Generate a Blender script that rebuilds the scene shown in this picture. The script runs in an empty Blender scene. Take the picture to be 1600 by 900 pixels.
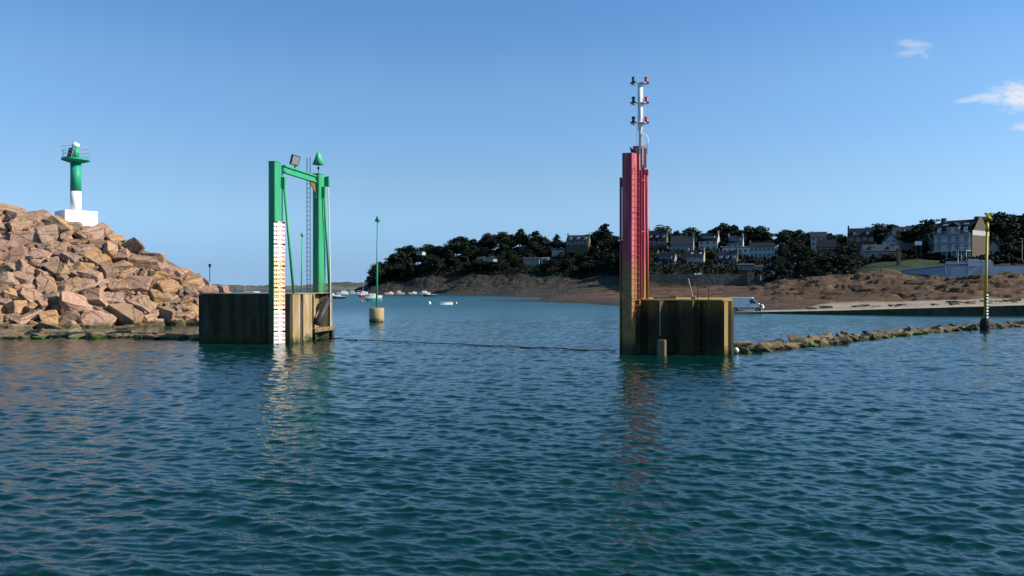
import bpy, bmesh, math, random
import numpy as np
from mathutils import Vector, Matrix, Euler

R = math.radians
C = bpy.context.scene.collection
SC = bpy.context.scene

# ------------------------------------------------------------------ camera, sky, sun, exposure
CAM_H = 4.4
F = 1250.0            # focal length in pixels of the 1600 px wide photograph
HOR = 447.0           # row of the horizon
cd = bpy.data.cameras.new("camera"); cam = bpy.data.objects.new("camera", cd); C.objects.link(cam)
cd.sensor_width = 36.0; cd.lens = 36.0 * F / 1600.0
cd.clip_start = 0.1; cd.clip_end = 40000
cam.location = (0, 0, CAM_H)
cam.rotation_euler = (R(90) - math.atan((450 - HOR) / F), 0, 0)
SC.camera = cam

SUN_AZ, SUN_EL = 95.0, 32.0
world = bpy.data.worlds.new("World"); SC.world = world; world.use_nodes = True
wn = world.node_tree; wn.nodes.clear()
w_out = wn.nodes.new("ShaderNodeOutputWorld"); w_bg = wn.nodes.new("ShaderNodeBackground")
sky = wn.nodes.new("ShaderNodeTexSky"); sky.sky_type = 'NISHITA'; sky.sun_disc = False
sky.sun_elevation = R(SUN_EL); sky.sun_rotation = R(SUN_AZ)
sky.air_density = 0.55; sky.dust_density = 0.2; sky.ozone_density = 3.5; sky.altitude = 0
SKY_STRENGTH = 0.15
HORIZON_LIFT = 0.17   # looks the sky up a little above the true direction, so the horizon keeps its blue
w_bg.inputs['Strength'].default_value = SKY_STRENGTH
wn.links.new(w_bg.outputs[0], w_out.inputs[0])
_tc = wn.nodes.new("ShaderNodeTexCoord"); _va = wn.nodes.new("ShaderNodeVectorMath"); _va.operation = 'MULTIPLY_ADD'; _va.inputs[1].default_value = (1, 1, 0.68); _va.inputs[2].default_value = (0, 0, HORIZON_LIFT)
_vn = wn.nodes.new("ShaderNodeVectorMath"); _vn.operation = 'NORMALIZE'
wn.links.new(_tc.outputs['Generated'], _va.inputs[0]); wn.links.new(_va.outputs[0], _vn.inputs[0]); wn.links.new(_vn.outputs[0], sky.inputs['Vector'])

sl = bpy.data.lights.new("sun", 'SUN'); sl.energy = 4.9; sl.angle = R(0.5); sl.color = (1.0, 0.91, 0.76)
so = bpy.data.objects.new("sun", sl); C.objects.link(so)
sv = Vector((math.sin(R(SUN_AZ)) * math.cos(R(SUN_EL)), math.cos(R(SUN_AZ)) * math.cos(R(SUN_EL)), math.sin(R(SUN_EL))))
so.rotation_euler = sv.to_track_quat('Z', 'Y').to_euler(); so.location = sv * 200

SC.view_settings.view_transform = 'Standard'; SC.view_settings.look = 'None'
SC.view_settings.exposure = 0.6; SC.view_settings.gamma = 1.0; SC.view_settings.use_curve_mapping = False
SC.render.engine = 'CYCLES'
SC.cycles.use_denoising = True
SC.cycles.max_bounces = 6; SC.cycles.diffuse_bounces = 3; SC.cycles.glossy_bounces = 4
SC.cycles.caustics_reflective = False; SC.cycles.caustics_refractive = False

# thin wisps of cloud in the sky, by direction
def world_clouds():
    n, l = wn.nodes, wn.links
    tc = n.new("ShaderNodeTexCoord"); sep = n.new("ShaderNodeSeparateXYZ"); l.new(tc.outputs['Generated'], sep.inputs[0])
    def M(op, a, b=None, c=None, clamp=False):
        m = n.new("ShaderNodeMath"); m.operation = op; m.use_clamp = clamp
        for i, v in enumerate((a, b, c)):
            if v is None: continue
            if isinstance(v, (int, float)): m.inputs[i].default_value = v
            else: l.new(v, m.inputs[i])
        return m.outputs[0]
    yy = M('MAXIMUM', sep.outputs['Y'], 0.02)
    u = M('DIVIDE', sep.outputs['X'], yy); w = M('DIVIDE', sep.outputs['Z'], yy)
    com = n.new("ShaderNodeCombineXYZ"); l.new(u, com.inputs[0]); l.new(w, com.inputs[1])
    def NZ(scale, detail, stretch, rough=0.55):
        mp = n.new("ShaderNodeMapping"); mp.inputs['Scale'].default_value = stretch; l.new(com.outputs[0], mp.inputs[0])
        t = n.new("ShaderNodeTexNoise"); t.inputs['Scale'].default_value = scale; t.inputs['Detail'].default_value = detail
        t.inputs['Roughness'].default_value = rough
        l.new(mp.outputs[0], t.inputs['Vector']); return t.outputs['Fac']
    warp = NZ(22, 3, (1, 1.6, 1)); fine = NZ(55, 6, (1, 2.4, 1), 0.62)
    fib = NZ(60, 5, (0.7, 4.0, 1), 0.6)
    # fine tuning of the sky's colour by elevation (clear air over the sea)
    ramp = n.new('ShaderNodeValToRGB'); cr = ramp.color_ramp; cr.interpolation = 'EASE'
    stops = [(0.0, (0.97, 0.90, 0.72)), (0.09, (1.40, 1.32, 1.0)), (0.22, (1.12, 1.28, 1.12)), (0.333, (0.84, 1.12, 1.14)), (0.62, (0.50, 1.0, 1.0)), (1.0, (0.50, 1.0, 1.0))]
    while len(cr.elements) < len(stops): cr.elements.new(0.5)
    for e, (q, c) in zip(cr.elements, stops): e.position = q; e.color = (c[0] / 2, c[1] / 2, c[2] / 2, 1)
    l.new(sep.outputs['Z'], ramp.inputs[0])
    dbl = n.new('ShaderNodeVectorMath'); dbl.operation = 'SCALE'; dbl.inputs['Scale'].default_value = 2.0; l.new(ramp.outputs[0], dbl.inputs[0])
    tint = n.new('ShaderNodeVectorMath'); tint.operation = 'MULTIPLY'; l.new(sky.outputs[0], tint.inputs[0]); l.new(dbl.outputs[0], tint.inputs[1])
    total = None
    # centre u, w, half sizes, tilt, density, uses fibres
    for (cu, cw, ru, rw, tilt, dens, fibrous) in ((0.504, 0.301, 0.030, 0.009, -0.05, 0.42, True), (0.516, 0.293, 0.010, 0.010, -0.5, 0.36, True), (0.498, 0.291, 0.026, 0.006, 0.15, 0.32, True),
                                            (0.642, 0.238, 0.058, 0.024, 0.0, 1.0, False), (0.583, 0.2345, 0.040, 0.0055, 0.14, 0.6, False), (0.605, 0.236, 0.030, 0.009, 0.1, 0.7, False),
                                            (0.656, 0.200, 0.040, 0.0100, 0.06, 0.8, False)):
        du = M('ADD', M('SUBTRACT', u, cu), M('MULTIPLY', M('SUBTRACT', warp, 0.5), 0.02))
        dw = M('SUBTRACT', M('ADD', M('SUBTRACT', w, cw), M('MULTIPLY', M('SUBTRACT', warp, 0.5), 0.014)), M('MULTIPLY', du, tilt))
        a = M('DIVIDE', du, ru); b = M('DIVIDE', dw, rw)
        r2 = M('ADD', M('MULTIPLY', a, a), M('MULTIPLY', b, b))
        core = M('SUBTRACT', 1.0, r2, clamp=True)
        nz = fib if fibrous else fine
        m = M('MULTIPLY', M('ADD', M('MULTIPLY', core, 1.0), M('MULTIPLY', M('SUBTRACT', nz, 0.52), 3.4 if fibrous else 3.0)), core, clamp=True)
        m = M('MULTIPLY', M('POWER', m, 0.8), dens)
        total = m if total is None else M('MAXIMUM', total, m)
    mx = n.new("ShaderNodeMix"); mx.data_type = 'RGBA'
    l.new(M('MULTIPLY', total, 0.92), mx.inputs[0]); l.new(tint.outputs[0], mx.inputs[6])
    mx.inputs[7].default_value = (3.6, 3.75, 4.1, 1)
    l.new(mx.outputs[2], w_bg.inputs['Color'])
world_clouds()

# ------------------------------------------------------------------ helpers
def W(x, y, d):       # point seen at photo pixel (x, y), d metres ahead
    return Vector(((x - 800) / F * d, d, CAM_H + (HOR - y) / F * d))
def G(x, d, z=0.0):
    return Vector(((x - 800) / F * d, d, z))

class MB:
    def __init__(s): s.v = []; s.f = []; s.m = []
    def add(s, vs, fs, mi=0):
        o = len(s.v); s.v += [tuple(p) for p in vs]; s.f += [tuple(i + o for i in f) for f in fs]; s.m += [mi] * len(fs); return s
    def box(s, c, size, rot=None, mi=0, taper=1.0):
        hx, hy, hz = size[0] / 2, size[1] / 2, size[2] / 2
        P = []
        for z in (-hz, hz):
            t = taper if z > 0 else 1.0
            for (x, y) in ((-hx, -hy), (hx, -hy), (hx, hy), (-hx, hy)): P.append(Vector((x * t, y * t, z)))
        if rot is not None: P = [rot @ p for p in P]
        c = Vector(c); P = [p + c for p in P]
        return s.add(P, [(0, 3, 2, 1), (4, 5, 6, 7), (0, 1, 5, 4), (1, 2, 6, 5), (2, 3, 7, 6), (3, 0, 4, 7)], mi)
    def bx(s, x0, x1, y0, y1, z0, z1, mi=0):
        return s.box(((x0 + x1) / 2, (y0 + y1) / 2, (z0 + z1) / 2), (x1 - x0, y1 - y0, z1 - z0), None, mi)
    def cyl(s, p0, p1, r0, r1=None, n=10, mi=0, caps=True):
        r1 = r0 if r1 is None else r1
        p0, p1 = Vector(p0), Vector(p1); ax = (p1 - p0).normalized()
        t = Vector((0, 0, 1)) if abs(ax.z) < 0.95 else Vector((1, 0, 0))
        a = ax.cross(t).normalized(); b = ax.cross(a)
        P = []
        for (p, r) in ((p0, r0), (p1, r1)):
            for k in range(n):
                q = 2 * math.pi * k / n; P.append(p + (a * math.cos(q) + b * math.sin(q)) * r)
        fs = [(k, n + k, n + (k + 1) % n, (k + 1) % n) for k in range(n)]
        if caps: fs += [tuple(range(n)), tuple(range(2 * n - 1, n - 1, -1))]
        return s.add(P, fs, mi)
    def tube(s, pts, r, n=8, mi=0):
        for a, b in zip(pts[:-1], pts[1:]): s.cyl(a, b, r, r, n, mi)
        return s
    def prism(s, poly, z0, z1, mi=0):
        n = len(poly)
        P = [(p[0], p[1], z0) for p in poly] + [(p[0], p[1], z1) for p in poly]
        fs = [(k, (k + 1) % n, n + (k + 1) % n, n + k) for k in range(n)] + [tuple(range(n - 1, -1, -1)), tuple(range(n, 2 * n))]
        return s.add(P, fs, mi)
    def lathe(s, prof, c=(0, 0), n=24, mi=0):
        P = []; 
        for (r, z) in prof:
            for k in range(n):
                q = 2 * math.pi * k / n; P.append((c[0] + r * math.cos(q), c[1] + r * math.sin(q), z))
        fs = []
        for i in range(len(prof) - 1):
            for k in range(n):
                fs.append((i * n + k, i * n + (k + 1) % n, (i + 1) * n + (k + 1) % n, (i + 1) * n + k))
        fs.append(tuple(range(n - 1, -1, -1))); fs.append(tuple(range((len(prof) - 1) * n, len(prof) * n)))
        return s.add(P, fs, mi)
    def mesh(s, name, mats, smooth=False):
        me = bpy.data.meshes.new(name); me.from_pydata(s.v, [], s.f)
        for m in (mats if isinstance(mats, (list, tuple)) else [mats]): me.materials.append(m)
        me.polygons.foreach_set('material_index', s.m)
        me.polygons.foreach_set('use_smooth', [smooth] * len(s.f))
        me.validate(); me.update(); return me
    def build(s, name, mats, parent=None, smooth=False, bevel=0.0):
        me = s.mesh(name, mats, smooth)
        if bevel > 0:
            bm = bmesh.new(); bm.from_mesh(me)
            es = [e for e in bm.edges if len(e.link_faces) == 2 and e.calc_face_angle(0) > 0.5]
            bmesh.ops.bevel(bm, geom=es, offset=bevel, segments=1, affect='EDGES', clamp_overlap=True)
            bm.to_mesh(me); bm.free()
        return link(name, me, parent)

def link(name, me, parent=None):
    o = bpy.data.objects.new(name, me); C.objects.link(o)
    if parent is not None: o.parent = parent
    return o
def tag(o, label, cat, group=None):
    o['label'] = label; o['category'] = cat
    if group: o['group'] = group
    return o
def thing(name, label, cat, loc=(0, 0, 0), rz=0.0, group=None):
    o = bpy.data.objects.new(name, None); C.objects.link(o); o.empty_display_size = 0.3
    o.location = loc; o.rotation_euler = (0, 0, rz)
    return tag(o, label, cat, group)
def struct(o, kind='structure'):
    o['kind'] = kind; return o
def clone(o, parent=None):
    c = o.copy(); C.objects.link(c)
    if parent is not None: c.parent = parent
    for ch in list(o.children): clone(ch, c)
    return c

# value noise
_rng = np.random.RandomState(7)
_TAB = _rng.rand(256, 256)
def vnoise(x, y, seed=0):
    x = np.asarray(x, float) + seed * 17.31; y = np.asarray(y, float) + seed * 9.77
    xi = np.floor(x).astype(int); yi = np.floor(y).astype(int)
    fx = x - xi; fy = y - yi; fx = fx * fx * (3 - 2 * fx); fy = fy * fy * (3 - 2 * fy)
    g = lambda a, b: _TAB[a & 255, b & 255]
    return (g(xi, yi) * (1 - fx) + g(xi + 1, yi) * fx) * (1 - fy) + (g(xi, yi + 1) * (1 - fx) + g(xi + 1, yi + 1) * fx) * fy
def fbm(x, y, seed=0, o=4):
    t = 0; a = 0.5
    for k in range(o): t = t + a * vnoise(x * 2 ** k, y * 2 ** k, seed + k); a *= 0.5
    return t / (1 - 0.5 ** o)
def sstep(a, b, x):
    t = np.clip((x - a) / (b - a), 0, 1); return t * t * (3 - 2 * t)

# ------------------------------------------------------------------ materials
class NT:
    def __init__(s, name):
        s.mat = bpy.data.materials.new(name); s.mat.use_nodes = True
        s.t = s.mat.node_tree; s.b = s.t.nodes['Principled BSDF']
        s.tc = None; s.geo = None
    def lk(s, a, b): s.t.links.new(a, b)
    def coord(s, kind='Object'):
        if kind == 'World':
            if s.geo is None: s.geo = s.t.nodes.new('ShaderNodeNewGeometry')
            return s.geo.outputs['Position']
        if s.tc is None: s.tc = s.t.nodes.new('ShaderNodeTexCoord')
        return s.tc.outputs[kind]
    def noise(s, scale, detail=4, rough=0.55, stretch=(1, 1, 1), kind='Object', dist=0.0):
        mp = s.t.nodes.new('ShaderNodeMapping'); mp.inputs['Scale'].default_value = stretch
        s.lk(s.coord(kind), mp.inputs[0])
        n = s.t.nodes.new('ShaderNodeTexNoise'); n.inputs['Scale'].default_value = scale
        n.inputs['Detail'].default_value = detail; n.inputs['Roughness'].default_value = rough; n.inputs['Distortion'].default_value = dist
        s.lk(mp.outputs[0], n.inputs['Vector']); return n.outputs['Fac']
    def vor(s, scale, stretch=(1, 1, 1), kind='Object', feature='F1'):
        mp = s.t.nodes.new('ShaderNodeMapping'); mp.inputs['Scale'].default_value = stretch
        s.lk(s.coord(kind), mp.inputs[0])
        n = s.t.nodes.new('ShaderNodeTexVoronoi'); n.feature = feature; n.inputs['Scale'].default_value = scale
        s.lk(mp.outputs[0], n.inputs['Vector']); return n.outputs['Distance']
    def z(s, kind='World'):
        sp = s.t.nodes.new('ShaderNodeSeparateXYZ'); s.lk(s.coord(kind), sp.inputs[0]); return sp.outputs[2]
    def math(s, op, a, b=None, clamp=False):
        m = s.t.nodes.new('ShaderNodeMath'); m.operation = op; m.use_clamp = clamp
        for i, v in enumerate((a, b)):
            if v is None: continue
            if isinstance(v, (int, float)): m.inputs[i].default_value = v
            else: s.lk(v, m.inputs[i])
        return m.outputs[0]
    def rng(s, v, a, b, c=0.0, d=1.0, smooth=True):
        m = s.t.nodes.new('ShaderNodeMapRange'); m.interpolation_type = 'SMOOTHSTEP' if smooth else 'LINEAR'
        s.lk(v, m.inputs[0])
        for i, q in zip((1, 2, 3, 4), (a, b, c, d)): m.inputs[i].default_value = q
        return m.outputs[0]
    def mix(s, fac, a, b, mode='MIX'):
        m = s.t.nodes.new('ShaderNodeMix'); m.data_type = 'RGBA'; m.blend_type = mode
        for i, v in ((0, fac), (6, a), (7, b)):
            if isinstance(v, (int, float)): m.inputs[i].default_value = v
            elif isinstance(v, tuple): m.inputs[i].default_value = (*v, 1) if len(v) == 3 else v
            else: s.lk(v, m.inputs[i])
        return m.outputs[2]
    def attr(s, name):
        a = s.t.nodes.new('ShaderNodeAttribute'); a.attribute_name = name; return a.outputs['Fac']
    def rand(s):
        o = s.t.nodes.new('ShaderNodeObjectInfo'); return o.outputs['Random']
    def bump(s, h, strength=0.5, dist=0.05, prev=None):
        b = s.t.nodes.new('ShaderNodeBump'); b.inputs['Strength'].default_value = strength; b.inputs['Distance'].default_value = dist
        s.lk(h, b.inputs['Height'])
        if prev is not None: s.lk(prev, b.inputs['Normal'])
        return b.outputs[0]
    def done(s, col, rough=0.7, nrm=None, spec=0.3, metal=0.0):
        if isinstance(col, tuple): s.b.inputs['Base Color'].default_value = (*col, 1)
        else: s.lk(col, s.b.inputs['Base Color'])
        if isinstance(rough, (int, float)): s.b.inputs['Roughness'].default_value = rough
        else: s.lk(rough, s.b.inputs['Roughness'])
        s.b.inputs['Specular IOR Level'].default_value = spec; s.b.inputs['Metallic'].default_value = metal
        if nrm is not None: s.lk(nrm, s.b.inputs['Normal'])
        return s.mat

def paint(name, col, rough=0.45, dirt=(0.12, 0.09, 0.06), amount=0.35, var=0.12, scale=1.5):
    n = NT(name)
    a = n.noise(scale, 5, 0.6, (1, 1, 0.35)); b = n.noise(scale * 6, 3)
    light = tuple(min(1, c * (1 + var)) for c in col); dark = tuple(c * (1 - var) for c in col)
    c = n.mix(n.rng(b, 0.35, 0.65), dark, light)
    c = n.mix(n.math('MULTIPLY', n.rng(a, 0.55, 0.78), amount), c, dirt)
    return n.done(c, rough, n.bump(b, 0.15, 0.01))

def rock_mat(name, ca, cb, cc, wet=True):
    n = NT(name)
    big = n.noise(0.9, 4, 0.6); mid = n.noise(3.2, 5, 0.65); gran = n.noise(34, 2, 0.7); lay = n.noise(2.2, 4, 0.6, (0.5, 0.7, 3.0))
    c = n.mix(n.rng(big, 0.38, 0.64), ca, cb)
    c = n.mix(n.math('MULTIPLY', n.rng(mid, 0.52, 0.72), 0.65), c, cc)
    c = n.mix(n.math('MULTIPLY', n.rng(lay, 0.50, 0.62), 0.35), c, tuple(q * 0.55 for q in ca))
    crk = n.vor(1.15, (0.55, 0.9, 1.7), feature='DISTANCE_TO_EDGE'); wob = n.math('ADD', crk, n.math('MULTIPLY', n.math('SUBTRACT', mid, 0.5), 0.05))
    c = n.mix(n.math('MULTIPLY', n.rng(wob, 0.022, 0.004), 0.7), c, tuple(q * 0.3 for q in ca))
    lich = n.noise(2.1, 4, 0.7, (1, 1, 1.3)); c = n.mix(n.math('MULTIPLY', n.rng(lich, 0.60, 0.70), 0.35), c, tuple(min(1, q * 1.45) for q in cb))
    c = n.mix(0.55, c, n.mix(n.rng(gran, 0.3, 0.7), (0.22, 0.22, 0.22), (0.78, 0.78, 0.78)), 'OVERLAY')
    r = n.rng(n.rand(), 0, 1, 0.74, 1.12, False)
    mul = n.t.nodes.new('ShaderNodeVectorMath'); mul.operation = 'SCALE'; n.lk(c, mul.inputs[0]); n.lk(r, mul.inputs['Scale']); c = mul.outputs[0]
    if wet:
        zz = n.math('ADD', n.z(), n.math('MULTIPLY', n.math('SUBTRACT', n.noise(1.1, 4, 0.6, kind='World'), 0.5), 1.1))
        c = n.mix(n.rng(zz, 0.75, 0.15), c, n.mix(n.rng(mid, 0.4, 0.6), (0.055, 0.05, 0.022), (0.11, 0.085, 0.04)))
    hgt = n.math('ADD', n.math('MULTIPLY', mid, 0.6), n.math('ADD', n.math('MULTIPLY', gran, 0.18), n.math('ADD', n.math('MULTIPLY', lay, 0.5), n.math('MULTIPLY', n.rng(wob, 0.0, 0.03), 0.25))))
    return n.done(c, 0.85, n.bump(hgt, 1.0, 0.14), 0.2)

ROCKS = {
    'pinkish': rock_mat('rock_pink', (0.327, 0.194, 0.139), (0.380, 0.240, 0.176), (0.265, 0.165, 0.122)),
    'tan': rock_mat('rock_tan', (0.337, 0.210, 0.130), (0.380, 0.251, 0.168), (0.247, 0.156, 0.101)),
    'ochre': rock_mat('rock_ochre', (0.354, 0.207, 0.104), (0.389, 0.247, 0.142), (0.265, 0.152, 0.084)),
    'grey-brown': rock_mat('rock_greybrown', (0.265, 0.178, 0.130), (0.327, 0.228, 0.171), (0.208, 0.144, 0.109)),
}
def core_mat():
    n = NT('core_rubble')
    a = n.noise(1.2, 5, 0.65); v = n.vor(1.0)
    return n.done(n.mix(n.rng(a, 0.35, 0.65), (0.10, 0.075, 0.05), (0.2, 0.15, 0.1)), 0.9, n.bump(v, 1.0, 0.5), 0.2)  # darker than the boulders, so the gaps look shadowed by colour
M_core = core_mat()
def sill_mat():
    n = NT('sill_stone')
    mid = n.noise(2.5, 5, 0.65); big = n.noise(0.8, 3); gran = n.noise(20, 3)
    c = n.mix(n.rng(mid, 0.35, 0.65), (0.12, 0.09, 0.054), (0.215, 0.163, 0.10))
    c = n.mix(n.math('MULTIPLY', n.rng(big, 0.5, 0.65), 0.6), c, (0.13, 0.10, 0.06))
    c = n.mix(n.math('MULTIPLY', n.rng(n.rand(), 0, 1, 0.0, 0.6, False), 1.0), c, (0.15, 0.115, 0.07))
    zz = n.math('ADD', n.z(), n.math('MULTIPLY', n.math('SUBTRACT', n.noise(0.8, 3, kind='World'), 0.5), 0.7))
    c = n.mix(n.rng(zz, 0.30, 0.05), c, n.mix(n.rng(n.noise(0.35, 3, kind='World'), 0.5, 0.6), (0.05, 0.045, 0.022), (0.055, 0.11, 0.02)))
    return n.done(c, 0.85, n.bump(n.math('ADD', mid, n.math('MULTIPLY', gran, 0.3)), 0.9, 0.08), 0.2)
M_sill = sill_mat()

def concrete_mat(name, pale, ochre, dark, algae_z=0.9, dark_amt=0.8, rust_sun=0.0, rust_sun_col=(0.34, 0.17, 0.03)):
    n = NT(name)
    st = n.noise(1.5, 5, 0.62, (1.0, 1.0, 0.10)); st2 = n.noise(4.5, 4, 0.6, (1, 1, 0.06)); blot = n.noise(0.9, 5, 0.65); gr = n.noise(14, 4, 0.6)
    c = n.mix(n.rng(blot, 0.36, 0.66), pale, ochre)
    c = n.mix(n.math('MULTIPLY', n.rng(st, 0.42, 0.64), dark_amt), c, dark)
    c = n.mix(n.math('MULTIPLY', n.rng(st2, 0.52, 0.7), 0.45), c, tuple(q * 0.6 for q in ochre))
    if rust_sun:
        zr = n.math('ADD', n.z(), n.math('MULTIPLY', n.math('SUBTRACT', st, 0.5), 3.0))
        c = n.mix(n.math('MULTIPLY', n.rng(zr, 2.1, 3.7), rust_sun), c, rust_sun_col)  # rust tone near the top, strengthened to paint the sunlit patches brighter
    zz = n.math('ADD', n.z(), n.math('MULTIPLY', n.math('SUBTRACT', n.noise(1.6, 4, 0.6, kind='World'), 0.5), 1.6))
    c = n.mix(n.rng(zz, algae_z, 0.05), c, n.mix(n.rng(blot, 0.4, 0.6), (0.022, 0.034, 0.007), (0.045, 0.058, 0.012)))
    c = n.mix(n.rng(zz, 0.35, -0.1), c, (0.018, 0.02, 0.012))
    return n.done(c, 0.85, n.bump(n.math('ADD', gr, n.math('MULTIPLY', st2, 0.7)), 0.5, 0.03), 0.25)
M_conc = concrete_mat('pier_concrete', (0.075, 0.066, 0.046), (0.07, 0.046, 0.017), (0.015, 0.013, 0.009))  # darkened concrete, the shade of the front is in the colour
M_conc_pale = concrete_mat('pier_concrete_pale', (0.36, 0.29, 0.18), (0.31, 0.20, 0.08), (0.13, 0.095, 0.05), 0.75, 0.55)  # pale copy of the pier concrete with sunlight mixed into the colour
M_pans = concrete_mat('sheet_pile_steel', (0.042, 0.027, 0.013), (0.055, 0.030, 0.011), (0.011, 0.008, 0.006), 1.0, 0.75, 0.6, (0.26, 0.14, 0.032))  # darkened pile steel, the shade of the face is in the colour
M_pans_lit = concrete_mat('sheet_pile_lit', (0.33, 0.25, 0.10), (0.32, 0.20, 0.055), (0.12, 0.09, 0.035), 1.0, 0.5, 0.5, (0.36, 0.22, 0.06))  # bright copy of the pile steel, golden sunlight mixed into the colour
M_cyl = concrete_mat('beacon_concrete', (0.40, 0.31, 0.18), (0.33, 0.24, 0.12), (0.22, 0.16, 0.09), 0.5, 0.4)

def pile_paint(name, col, faded, fade_z0, fade_z1, base, algae=True):
    n = NT(name)
    st = n.noise(2.0, 5, 0.65, (1, 1, 0.12)); fl = n.noise(5, 5, 0.7)
    c = n.mix(n.math('MULTIPLY', n.rng(st, 0.4, 0.7), 0.8), col, faded)
    c = n.mix(n.math('MULTIPLY', n.rng(fl, 0.63, 0.70), 0.75), c, (0.10, 0.045, 0.02))
    run = n.noise(7, 4, 0.6, (1, 1, 0.05)); c = n.mix(n.math('MULTIPLY', n.math('MULTIPLY', n.rng(run, 0.60, 0.72), n.rng(st, 0.42, 0.62)), 0.6), c, (0.13, 0.06, 0.025))
    zz = n.math('ADD', n.z(), n.math('MULTIPLY', n.math('SUBTRACT', st, 0.5), 3.2))
    c = n.mix(n.rng(zz, fade_z1, fade_z0), c, n.mix(n.rng(fl, 0.35, 0.65), base, tuple(q * 0.55 for q in base)))
    z2 = n.math('ADD', n.z(), n.math('MULTIPLY', n.math('SUBTRACT', fl, 0.5), 1.5))
    c = n.mix(n.rng(z2, 1.3, 0.2), c, (0.035, 0.035, 0.014))
    return n.done(c, 0.5, n.bump(fl, 0.2, 0.02), 0.35)
M_green = pile_paint('green_paint', (0.022, 0.29, 0.125), (0.06, 0.38, 0.19), 2.4, 6.2, (0.10, 0.13, 0.035))
M_red = pile_paint('red_paint', (0.38, 0.040, 0.065), (0.58, 0.15, 0.175), 4.2, 7.0, (0.36, 0.19, 0.055))
M_green_s = paint('green_steel', (0.028, 0.31, 0.145), 0.5, (0.10, 0.05, 0.02), 0.6)
M_green_l = paint('green_tower_paint', (0.018, 0.31, 0.185), 0.5, (0.02, 0.2, 0.11), 0.3)
M_green_b = paint('green_beacon_paint', (0.03, 0.36, 0.19), 0.5, (0.05, 0.16, 0.06), 0.4)
M_teal = paint('pale_green_cone', (0.08, 0.46, 0.24), 0.5, (0.03, 0.22, 0.1), 0.4)
M_red_s = paint('red_steel', (0.30, 0.035, 0.05), 0.5, (0.16, 0.06, 0.03), 0.6)
M_pink = paint('faded_red_steel', (0.45, 0.16, 0.15), 0.6, (0.55, 0.4, 0.35), 0.7)
M_white = paint('white_paint', (0.80, 0.79, 0.76), 0.5, (0.42, 0.36, 0.28), 0.25, 0.04)
M_dull_white = paint('dull_white_paint', (0.62, 0.61, 0.58), 0.5, (0.3, 0.26, 0.2), 0.5, 0.06)
M_dark = paint('dark_steel', (0.035, 0.037, 0.04), 0.5, (0.08, 0.05, 0.03), 0.5)
M_rubber = paint('black_rubber', (0.035, 0.035, 0.036), 0.55, (0.12, 0.11, 0.1), 0.6)
M_galv = paint('galvanised_steel', (0.33, 0.33, 0.31), 0.45, (0.2, 0.15, 0.1), 0.5)
M_rust = paint('rusty_steel', (0.16, 0.10, 0.04), 0.8, (0.06, 0.04, 0.02), 0.7)
M_blackrust = paint('black_rust', (0.04, 0.028, 0.014), 0.8, (0.09, 0.05, 0.02), 0.5)
M_yellow = paint('yellow_paint', (0.50, 0.33, 0.008), 0.5, (0.16, 0.12, 0.02), 0.6)
M_wood = paint('wet_timber', (0.19, 0.13, 0.075), 0.85, (0.06, 0.05, 0.03), 0.8)
M_black = paint('weed_black', (0.015, 0.013, 0.01), 0.8, (0.03, 0.03, 0.012), 0.6)
M_signred = paint('sign_red', (0.48, 0.03, 0.04), 0.5, (0.3, 0.12, 0.08), 0.4)
M_signblack = paint('sign_black', (0.02, 0.018, 0.018), 0.5, (0.1, 0.08, 0.06), 0.3)
def glass(name, col, rough=0.12, spec=0.6):
    n = NT(name); return n.done(n.mix(n.rng(n.noise(6, 2), 0.3, 0.7), col, tuple(q * 0.7 for q in col)), rough, None, spec)
M_lensg = glass('green_lens', (0.006, 0.08, 0.065)); M_lensr = glass('red_lens', (0.72, 0.03, 0.035)); M_lensd = glass('dark_lens', (0.012, 0.02, 0.03))
M_win = glass('window_glass', (0.035, 0.045, 0.055), 0.08, 0.5); M_solar = glass('solar_cells', (0.015, 0.025, 0.06), 0.15)
M_winpale = glass('pale_window', (0.42, 0.45, 0.47), 0.2, 0.5)  # pale panes in one light grey tone

def gauge_mat():
    n = NT('gauge_white'); fl = n.noise(1.3, 4, 0.6, (1, 1, 0.5)); g = n.noise(9, 3)
    zz = n.math('ADD', n.z(), n.math('MULTIPLY', n.math('SUBTRACT', fl, 0.5), 1.6))
    stain = n.math('MULTIPLY', n.rng(zz, 6.9, 5.9), n.rng(zz, 2.0, 3.3))
    c = n.mix(n.math('MULTIPLY', stain, 0.85), (0.82, 0.80, 0.77), n.mix(n.rng(fl, 0.4, 0.6), (0.72, 0.52, 0.20), (0.76, 0.64, 0.38)))
    c = n.mix(n.math('MULTIPLY', n.rng(g, 0.6, 0.75), 0.4), c, (0.4, 0.3, 0.2))
    return n.done(c, 0.5, None, 0.3)
M_gauge = gauge_mat()

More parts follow.
